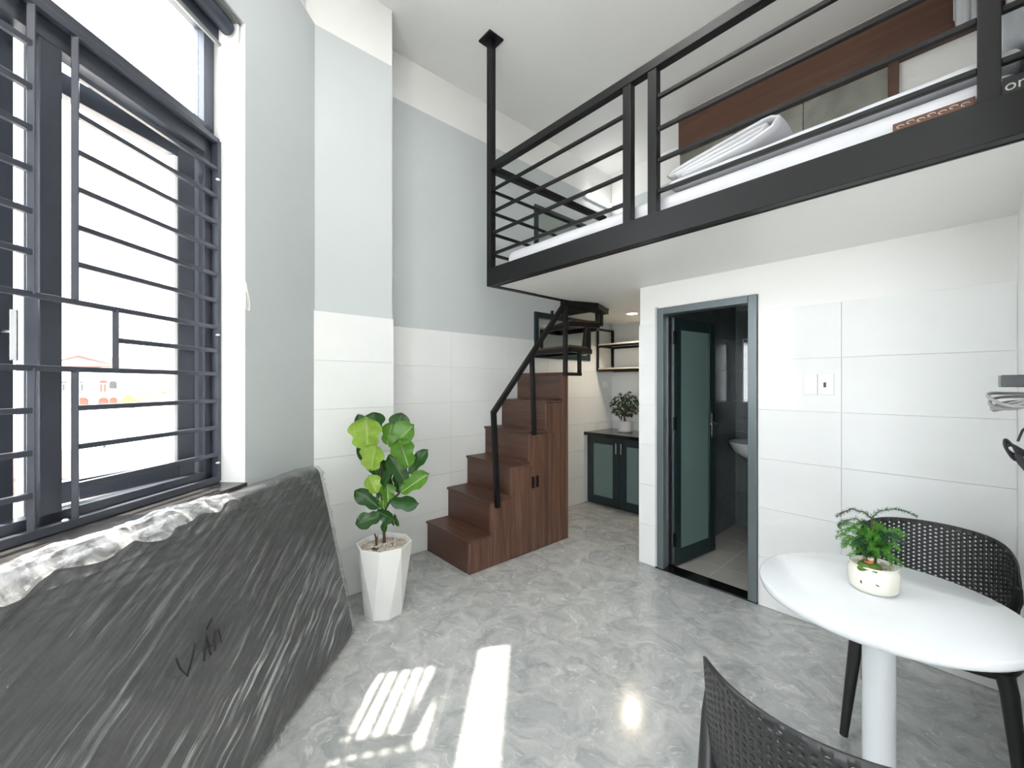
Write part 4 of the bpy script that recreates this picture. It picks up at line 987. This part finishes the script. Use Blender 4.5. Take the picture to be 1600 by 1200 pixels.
# ------------------------------------------------------------------ perforated chairs
def make_chair(loc, rz, label):
    c = thing('perforated_chair', loc, label, 'chair', 'black perforated chairs at the round table', rz=rz)
    c['org'] = [0, 0, 0]
    # local frame: back at +y, seat front at -y
    hw = 0.232
    def surf(u, v):
        a = u * rad(72)
        x = hw * math.sin(a) / math.sin(rad(72)); y = 0.235 - 0.17 * (1 - math.cos(a)) / (1 - math.cos(rad(72)))
        hh = 0.125 * (1 - abs(u) ** 5.5) ** 0.5 + 0.028 * abs(u) ** 2 if abs(u) < 1 else 0.028
        hh = max(hh, 0.03); cz = 0.672 - 0.035 * u * u
        z = cz + hh * v
        y += 0.035 * ((z - 0.56) / 0.25)
        return Vector((x, y, z))
    NU, NV = 34, 14
    mb = MB(); key = {}
    def vid(u, v):
        k = (round(u * 1000), round(v * 1000))
        if k not in key: key[k] = len(mb.v); mb.v.append(surf(u, max(-1, min(1, v))))
        return key[k]
    du = 1.9 / NU; dv = 1.8 / NV
    for i in range(NU):
        u0 = -0.95 + i * du; u1 = u0 + du; um = (u0 + u1) / 2
        off = (i % 2) * dv / 2
        for j in range(-1, NV):
            v0 = -0.9 + j * dv + off; v1 = v0 + dv
            if v0 < -0.9 - 1e-6:
                continue
            if v1 > 0.9 + 1e-6: continue
            vm = (v0 + v1) / 2
            bnd = [(u0, v0), (um, v0), (u1, v0), (u1, vm), (u1, v1), (um, v1), (u0, v1), (u0, vm)]
            bi = [vid(*q) for q in bnd]
            hh = 0.125 * (1 - abs(um) ** 5) ** 0.5
            ru = du * 0.27; rv = min(0.0040 / max(hh, 0.03), dv * 0.36)
            hi = []
            for q in range(8):
                a = rad(225 + 45 * q)
                hi.append(len(mb.v)); mb.v.append(surf(um + ru * math.cos(a), vm + rv * math.sin(a)))
            for q in range(8): mb.f.append((bi[q], bi[(q + 1) % 8], hi[(q + 1) % 8], hi[q]))
        # solid rims top and bottom of this column
        lo_v = -0.9 + off; n_cells = int(round((1.8 - off) / dv - 1e-6)); n_cells = sum(1 for j in range(NV) if -0.9 + j * dv + off + dv <= 0.9 + 1e-6)
        hi_v = lo_v + n_cells * dv
        lowpts = [(u0, lo_v), (um, lo_v), (u1, lo_v)]
        def strip(pts, vend):
            for a, b in ((0, 1), (1, 2)):
                mb.f.append((vid(*pts[a]), vid(pts[a][0], vend), vid(pts[b][0], vend), vid(*pts[b])))
        # neighbours are offset by half a cell, so split the side edge where needed
        def rim(v_in, vend):
            A = vid(u0, v_in); Bm = vid(um, v_in); Cc = vid(u1, v_in); D = vid(u1, vend); E_ = vid(um, vend); F_ = vid(u0, vend)
            if len({A, Bm, Cc, D, E_, F_}) == 6: mb.f.append((A, Bm, E_, F_)); mb.f.append((Bm, Cc, D, E_))
        rim(lo_v, -1.0); rim(hi_v, 1.0)
    # side ends
    for sgn in (-1, 1):
        ue = sgn * 0.95; vs_ = sorted({k[1] for k in key if k[0] == round(ue * 1000)})
        for a, b in zip(vs_[:-1], vs_[1:]):
            mb.f.append((vid(ue, a / 1000), vid(ue, b / 1000), vid(sgn * 1.0, b / 1000), vid(sgn * 1.0, a / 1000)))
    bo = mb.build('backrest', 'plastic_black', c, smooth=True, world=False, angle=50)
    sf = bo.modifiers.new('thick', 'SOLIDIFY'); sf.thickness = 0.0045; sf.offset = 0
    # seat pan
    sm_ = MB(); N = 40; rings = []
    def ctr(k, z):
        P = []
        for i in range(N):
            a = 2 * math.pi * i / N; ca, sa = math.cos(a), math.sin(a); e = 0.55
            x = 0.222 * k * math.copysign(abs(ca) ** e, ca); y = 0.01 + 0.215 * k * math.copysign(abs(sa) ** e, sa)
            P.append(Vector((x * (1.0 + 0.06 * (y < 0)), y, z + (0.012 if y > 0.15 else 0) * k - (0.012 * k if y < -0.15 else 0))))
        return P
    for k, z in ((0.02, 0.420), (0.9, 0.418), (0.985, 0.424), (1.0, 0.436), (0.985, 0.447), (0.92, 0.447), (0.7, 0.439), (0.35, 0.434), (0.02, 0.433)): rings.append(ctr(k, z))
    for rg in rings: sm_.v += rg
    for i in range(len(rings) - 1):
        for j in range(N): sm_.f.append((i * N + j, i * N + (j + 1) % N, (i + 1) * N + (j + 1) % N, (i + 1) * N + j))
    sm_.f.append(tuple(reversed(range(N)))); sm_.f.append(tuple((len(rings) - 1) * N + j for j in range(N)))
    sm_.build('seat', 'plastic_black', c, smooth=True, world=False, angle=60)
    for sx in (-1, 1):
        MB().tube([(sx * 0.185, -0.165, 0.43), (sx * 0.195, -0.18, 0.38), (sx * 0.228, -0.225, 0.0)], [0.024, 0.023, 0.014], 12).build('front_leg', 'plastic_black', c, smooth=True, world=False)
        MB().tube([(sx * 0.226, 0.075, 0.655), (sx * 0.222, 0.09, 0.60), (sx * 0.20, 0.15, 0.50), (sx * 0.19, 0.175, 0.42), (sx * 0.21, 0.205, 0.22), (sx * 0.226, 0.235, 0.0)], [0.010, 0.017, 0.022, 0.024, 0.020, 0.014], 12).build('rear_leg', 'plastic_black', c, smooth=True, world=False)
    return c
make_chair((-0.112, 2.30, 0), 0.0, 'black perforated plastic chair behind the white table against the wall')
make_chair((-0.203, 1.11, 0), math.pi, 'black perforated plastic chair nearest the viewer, seen from behind')

# ------------------------------------------------------------------ little fern on the table
QX, QY = -0.214, 1.772
fn_ = thing('potted_fern', (QX, QY, TZ), 'feathery green asparagus fern in a squat cream pot on the table', 'plant')
MB().lathe([(0.050, 0.0), (0.058, 0.003), (0.064, 0.014), (0.066, 0.04), (0.0655, 0.066), (0.062, 0.074), (0.062, 0.079), (0.064, 0.083), (0.061, 0.085), (0.055, 0.076), (0.001, 0.072)], 40, (QX, QY, TZ)).build('pot', 'pot_glazed', fn_, smooth=True, angle=60)
v2 = lambda lat, dep, z: Vector((QX, QY, TZ + z)) + Rv * lat + Fv * dep
MB().tube([v2(-0.040, -0.0525, 0.040), v2(-0.033, -0.0572, 0.037)], [0.0012, 0.0026], 6).build('painted_mark', 'dark_plastic', fn_)
MB().tube([v2(-0.0615, -0.024, 0.040), v2(-0.0610, -0.026, 0.032)], 0.0022, 6).build('painted_mark', 'dark_plastic', fn_)
pb2 = MB(); rnd = random.Random(4)
for i in range(110):
    a = rnd.uniform(0, 6.283); r = 0.052 * math.sqrt(rnd.random())
    pebble(pb2, Vector((QX + r * math.cos(a), QY + r * math.sin(a), TZ + 0.073 + rnd.uniform(0, 0.004))), rnd.uniform(0.004, 0.007))
q = pb2.build('pebbles', 'pebble', fn_, smooth=True, angle=60); q['kind'] = 'stuff'
mo = MB().rbox(0.03, 0.026, 0.016, 0.0155, (3, 3, 1), lambda w: v2(-0.03, -0.02, 0.078) + w + Vector((0, 0, noise.noise(w * 90) * 0.004))).build('moss_ball', 'moss', fn_, smooth=True, angle=90)
MB().lathe([(0.001, -0.004), (0.012, -0.004), (0.013, 0.006), (0.001, 0.008)], 16, v2(-0.032, -0.02, 0.100)).build('ornament_stem', 'orange', fn_, smooth=True)
MB().lathe([(0.001, 0.004), (0.013, 0.004), (0.013, 0.01), (0.001, 0.014)], 16, v2(-0.032, -0.02, 0.103)).build('ornament_cap', 'cream', fn_, smooth=True)
MB().tube([v2(0.0, 0, 0.07), v2(0.003, 0, 0.10), v2(-0.002, 0, 0.14), v2(-0.005, 0, 0.20), v2(-0.006, 0, 0.235)], [0.009, 0.007, 0.004, 0.0025, 0.0015], 7).build('trunk', 'bark', fn_, smooth=True)
def frond(pts, m, nd=90, ln=0.016, name='frond', seed=1, thick=0.0010):
    r_ = random.Random(seed); mb = MB(); P = [Vector(p) for p in pts]
    Q = []
    for i in range(len(P) - 1):
        for k in range(8): Q.append(P[i].lerp(P[i + 1], k / 8))
    Q.append(P[-1]); mb.tube(Q, [0.0014 * (1 - 0.6 * i / len(Q)) for i in range(len(Q))], 5)
    for k in range(nd):
        t = k / nd * (len(Q) - 1); i = min(int(t), len(Q) - 2); b = Q[i].lerp(Q[i + 1], t - i); d = (Q[i + 1] - Q[i]).normalized()
        a = r_.uniform(0, 6.283); x = d.cross(Vector((0.3, 0.2, 1))).normalized(); y = d.cross(x)
        out = (x * math.cos(a) + y * math.sin(a) * 0.8 + d * 0.55).normalized(); l_ = ln * r_.uniform(0.6, 1.1) * (1 - 0.35 * k / nd)
        s_ = out.cross(d).normalized() * thick
        mb.add([b - s_, b + s_, b + out * l_, b + out * l_ * 0.4 + out.cross(s_).normalized() * thick], [(0, 1, 2), (0, 3, 2), (1, 3, 2)])
    return mb.build(name, m, fn_)
tp_ = 0.235
frond([v2(-0.006, 0, 0.23), v2(-0.03, 0, 0.25), v2(-0.07, 0, 0.262), v2(-0.11, -0.01, 0.252), v2(-0.128, -0.01, 0.24)], 'fern_dark', 150, 0.016, seed=2)
frond([v2(-0.006, 0, 0.23), v2(0.02, 0, 0.255), v2(0.07, 0, 0.262), v2(0.12, 0.01, 0.25), v2(0.155, 0.01, 0.232)], 'fern_dark', 170, 0.016, seed=3)
frond([v2(-0.004, 0, 0.20), v2(-0.04, 0.02, 0.225), v2(-0.08, 0.03, 0.21), v2(-0.09, 0.03, 0.19)], 'fern_dark', 120, 0.016, seed=4)
frond([v2(0.01, 0.01, 0.19), v2(0.05, 0.03, 0.20), v2(0.10, 0.05, 0.17), v2(0.13, 0.06, 0.12)], 'fern', 120, 0.016, seed=5)
rnd = random.Random(8)
for k in range(64):
    a = rnd.uniform(0, 6.283); z0 = rnd.uniform(0.085, 0.17); rr = rnd.uniform(0.025, 0.072); z1 = z0 + rnd.uniform(0.015, 0.06); la = math.cos(a) * rr - 0.010; de = math.sin(a) * rr
    frond([v2(0.0, 0, z0), v2(la * 0.6, de * 0.6, (z0 + z1) / 2 + 0.02), v2(la, de, z1), v2(la * 1.25, de * 1.2, z1 - 0.015)], 'fern' if k % 5 else 'fern_dark', 110, 0.019, seed=20 + k)

# ------------------------------------------------------------------ the street outside the window
RvO = Rv; FvO = Fv
def E(lat, dep, z): return Vector((0, 0, z)) + Rv * lat + Fv * dep
def ebox(mb, l0, l1, d0, d1, z0, z1):
    return mb.hexa([E(l0, d0, z0), E(l1, d0, z0), E(l1, d1, z0), E(l0, d1, z0), E(l0, d0, z1), E(l1, d0, z1), E(l1, d1, z1), E(l0, d1, z1)])
M['house_white'] = mat('white_house_wall', (226, 222, 216), 0.8)
M['house_cream'] = mat('cream_house_wall', (226, 214, 190), 0.8)
M['roof_red'] = mat('red_roof', (112, 48, 42), 0.8)
M['roof_green'] = mat('green_roof', (38, 72, 32), 0.7)
M['roof_ochre'] = mat('ochre_roof', (112, 86, 44), 0.8)
M['roof_pale'] = mat('pale_metal_roof', (176, 176, 178), 0.6)
M['shutter'] = mat('brown_shutter', (92, 44, 28), 0.7)
M['win_dark'] = mat('dark_window', (30, 31, 34), 0.3)
M['street'] = mat('street_concrete', (214, 212, 208), 0.9)
M['tree'] = mat('grey_green_tree', (36, 40, 36), 0.9, var=0.3)
GZ = -8.0
sg = MB().add([E(-140, -60, GZ), E(60, -60, GZ), E(60, 160, GZ), E(-140, 160, GZ)], [(0, 1, 2, 3)]).build('street_ground', 'street'); struct(sg, 'pale street ground far below the window', 'ground')
def house(name, d, px0, px1, py_top, roof, label, wallm='house_white', wins=(), py_bot=None, depth=5, apex=None, roofm='roof_red', balcony=None):
    k = d / 640.0; l0 = (px0 - 800) * k; l1 = (px1 - 800) * k; zt = CAM_H - (py_top - 600) * k
    h = thing(name, E((l0 + l1) / 2, d, GZ), label, 'house', 'houses across the street')
    ebox(MB(), l0, l1, d, d + depth, GZ, zt).build('wall', wallm, h)
    if apex:
        za = CAM_H - (apex[1] - 600) * k; la = (apex[0] - 800) * k; ov = 0.3
        m = MB(); m.add([E(l0 - ov, d - ov, zt - 0.1), E(l1 + ov, d - ov, zt - 0.1), E(la, d - ov, za), E(l0 - ov, d + depth, zt - 0.1), E(l1 + ov, d + depth, zt - 0.1), E(la, d + depth, za)], [(0, 2, 5, 3), (2, 1, 4, 5), (0, 1, 2), (3, 5, 4), (0, 3, 4, 1)])
        m.build('roof', roofm, h)
        m2 = MB(); m2.add([E(l0 + 0.2, d - ov - 0.03, zt), E(l1 - 0.2, d - ov - 0.03, zt), E(la, d - ov - 0.03, za - 0.25)], [(0, 1, 2)]) if wallm != roofm and roofm == 'roof_red' else None
        if m2: m2.build('gable', wallm, h)
    for (a, b, c, e, mm, arch) in wins:
        w0 = (a - 800) * k; w1 = (b - 800) * k; z1 = CAM_H - (c - 600) * k; z0 = CAM_H - (e - 600) * k
        fr = ebox(MB(), w0 - 0.08, w1 + 0.08, d - 0.10, d + 0.05, z0 - 0.05, z1 + 0.05).build('window', 'roof_pale', h)
        pl = []; lc = (w0 + w1) / 2; r = (w1 - w0) / 2
        if arch:
            pts = [(w0, z0), (w1, z0)] + [(lc + r * math.cos(math.pi * t / 8), z1 - r * 0.7 + r * 0.7 * math.sin(math.pi * t / 8)) for t in range(9)]
        else: pts = [(w0, z0), (w1, z0), (w1, z1), (w0, z1)]
        n_ = len(pts); m = MB(); m.add([E(x, d - 0.16, z) for x, z in pts] + [E(x, d - 0.08, z) for x, z in pts], [tuple(range(n_)), tuple(reversed(range(n_, 2 * n_)))] + [(i, (i + 1) % n_, n_ + (i + 1) % n_, n_ + i) for i in range(n_)])
        m.build('shutter', mm, fr)
    if balcony:
        for yb in balcony:
            zb_ = CAM_H - (yb - 600) * k
            bo_ = ebox(MB(), l0, l1, d - 1.2, d, zb_ - 0.2, zb_).build('balcony', 'house_cream', h)
            m = MB(); ebox(m, l0, l1, d - 1.2, d - 1.15, zb_ + 0.75, zb_ + 0.82)
            for i in range(24):
                x = l0 + (l1 - l0) * i / 23; ebox(m, x - 0.03, x + 0.03, d - 1.19, d - 1.15, zb_, zb_ + 0.78)
            m.build('balustrade', 'roof_pale', bo_)
    return h
house('gabled_villa', 32, 60, 190, 572, 'r', 'tall white gabled villa with arched brown shutters outside the window', 'house_white', [(128, 131, 596, 611, 'win_dark', 0), (158, 170, 594, 612, 'shutter', 1), (174, 184, 595, 607, 'win_dark', 1), (124, 140, 621, 634, 'shutter', 1), (157, 171, 621, 635, 'shutter', 1), (174, 185, 621, 633, 'shutter', 1), (98, 106, 596, 610, 'win_dark', 0)], apex=(128, 555), balcony=(615,))
house('green_roof_house', 40, 213, 240, 600, 'r', 'small house with a green gable roof outside the window', 'house_cream', [(216, 224, 603, 610, 'win_dark', 0), (228, 237, 603, 610, 'win_dark', 0)], apex=(226, 588), roofm='roof_green')
house('pink_roof_house', 42, 194, 212, 598, 'r', 'low house with a pinkish gable between the villa and the green roof', 'house_white', [(196, 206, 602, 609, 'win_dark', 0)], apex=(206, 588))
house('ochre_roof_house', 36, 244, 284, 628, 'r', 'house with a pale ochre gable right of the green roof', 'house_white', [(250, 256, 631, 638, 'win_dark', 0)], apex=(260, 612), roofm='roof_ochre')
house('ochre_cottage', 30.5, 194, 224, 628, 'r', 'cottage with a low ochre gable below the green-roofed house', 'house_white', [(204, 212, 631, 637, 'shutter', 1)], apex=(205, 616), roofm='roof_ochre')
house('far_block', 60, 200, 420, 592, 'r', 'long pale block far behind the houses', 'house_white', [(x, x + 6, 596, 601, 'win_dark', 0) for x in (250, 262, 274)], depth=8)
wh = thing('pale_roof_shed', E(-22, 20, GZ), 'broad shed with a pale metal roof below the window', 'house', 'houses across the street')
ebox(MB(), -20, -13.5, 19, 27, GZ, -1.2).build('wall', 'house_white', wh)
MB().hexa([E(-20.3, 18.7, -2.6), E(-13.2, 18.7, -2.6), E(-13.2, 27.3, -0.5), E(-20.3, 27.3, -0.5), E(-20.3, 18.7, -2.5), E(-13.2, 18.7, -2.5), E(-13.2, 27.3, -0.4), E(-20.3, 27.3, -0.4)]).build('roof', 'roof_pale', wh)
rh = thing('red_roof_house', E(-12, 11, GZ), 'near low house whose red roof edge shows at the window bottom', 'house', 'houses across the street')
ebox(MB(), -15, -8.0, 10.4, 13, GZ, -1.5).build('wall', 'house_cream', rh)
MB().hexa([E(-15.3, 10.0, -1.0), E(-7.6, 10.0, -1.0), E(-7.6, 13.2, -0.85), E(-15.3, 13.2, -0.85), E(-15.3, 10.0, -0.9), E(-7.6, 10.0, -0.9), E(-7.6, 13.2, -0.72), E(-15.3, 13.2, -0.72)]).build('roof', 'roof_red', rh)
trr = thing('street_tree', E(-18.2, 18, GZ), 'sparse grey-green tree between the roofs outside the window', 'tree')
tm = MB(); tm.tube([E(-18.2, 18, GZ), E(-18.1, 18, -4.5), E(-18.0, 18, -2.8)], [0.16, 0.12, 0.06], 8); rnd = random.Random(2)
for i in range(14):
    a = rnd.uniform(0, 6.28); r = rnd.uniform(0.5, 1.2); z = rnd.uniform(-4.2, -2.6)
    tm.tube([E(-18.1, 18, z - 0.8), E(-18.1 + r * 0.5 * math.cos(a), 18 + r * 0.5 * math.sin(a), z - 0.2), E(-18.1 + r * math.cos(a), 18 + r * math.sin(a), z + 0.5)], [0.06, 0.04, 0.015], 6)
tm.build('trunk', 'bark', trr, smooth=True)
fm = MB()
for i in range(1500):
    p = Vector((rnd.gauss(0, 0.55), rnd.gauss(0, 0.55), rnd.gauss(0, 0.6))); c = E(-18.1 + p.x, 18 + p.y, -2.6 + p.z)
    d = Vector((rnd.uniform(-1, 1), rnd.uniform(-1, 1), rnd.uniform(-1, 1))).normalized() * 0.11; e = d.cross(Vector((0.3, 0.5, 0.8))).normalized() * 0.05
    fm.add([c - e, c + d * 0.5 - e * 0.2, c + d, c + e], [(0, 1, 2, 3)])
fm.build('foliage', 'tree', trr)

clean()
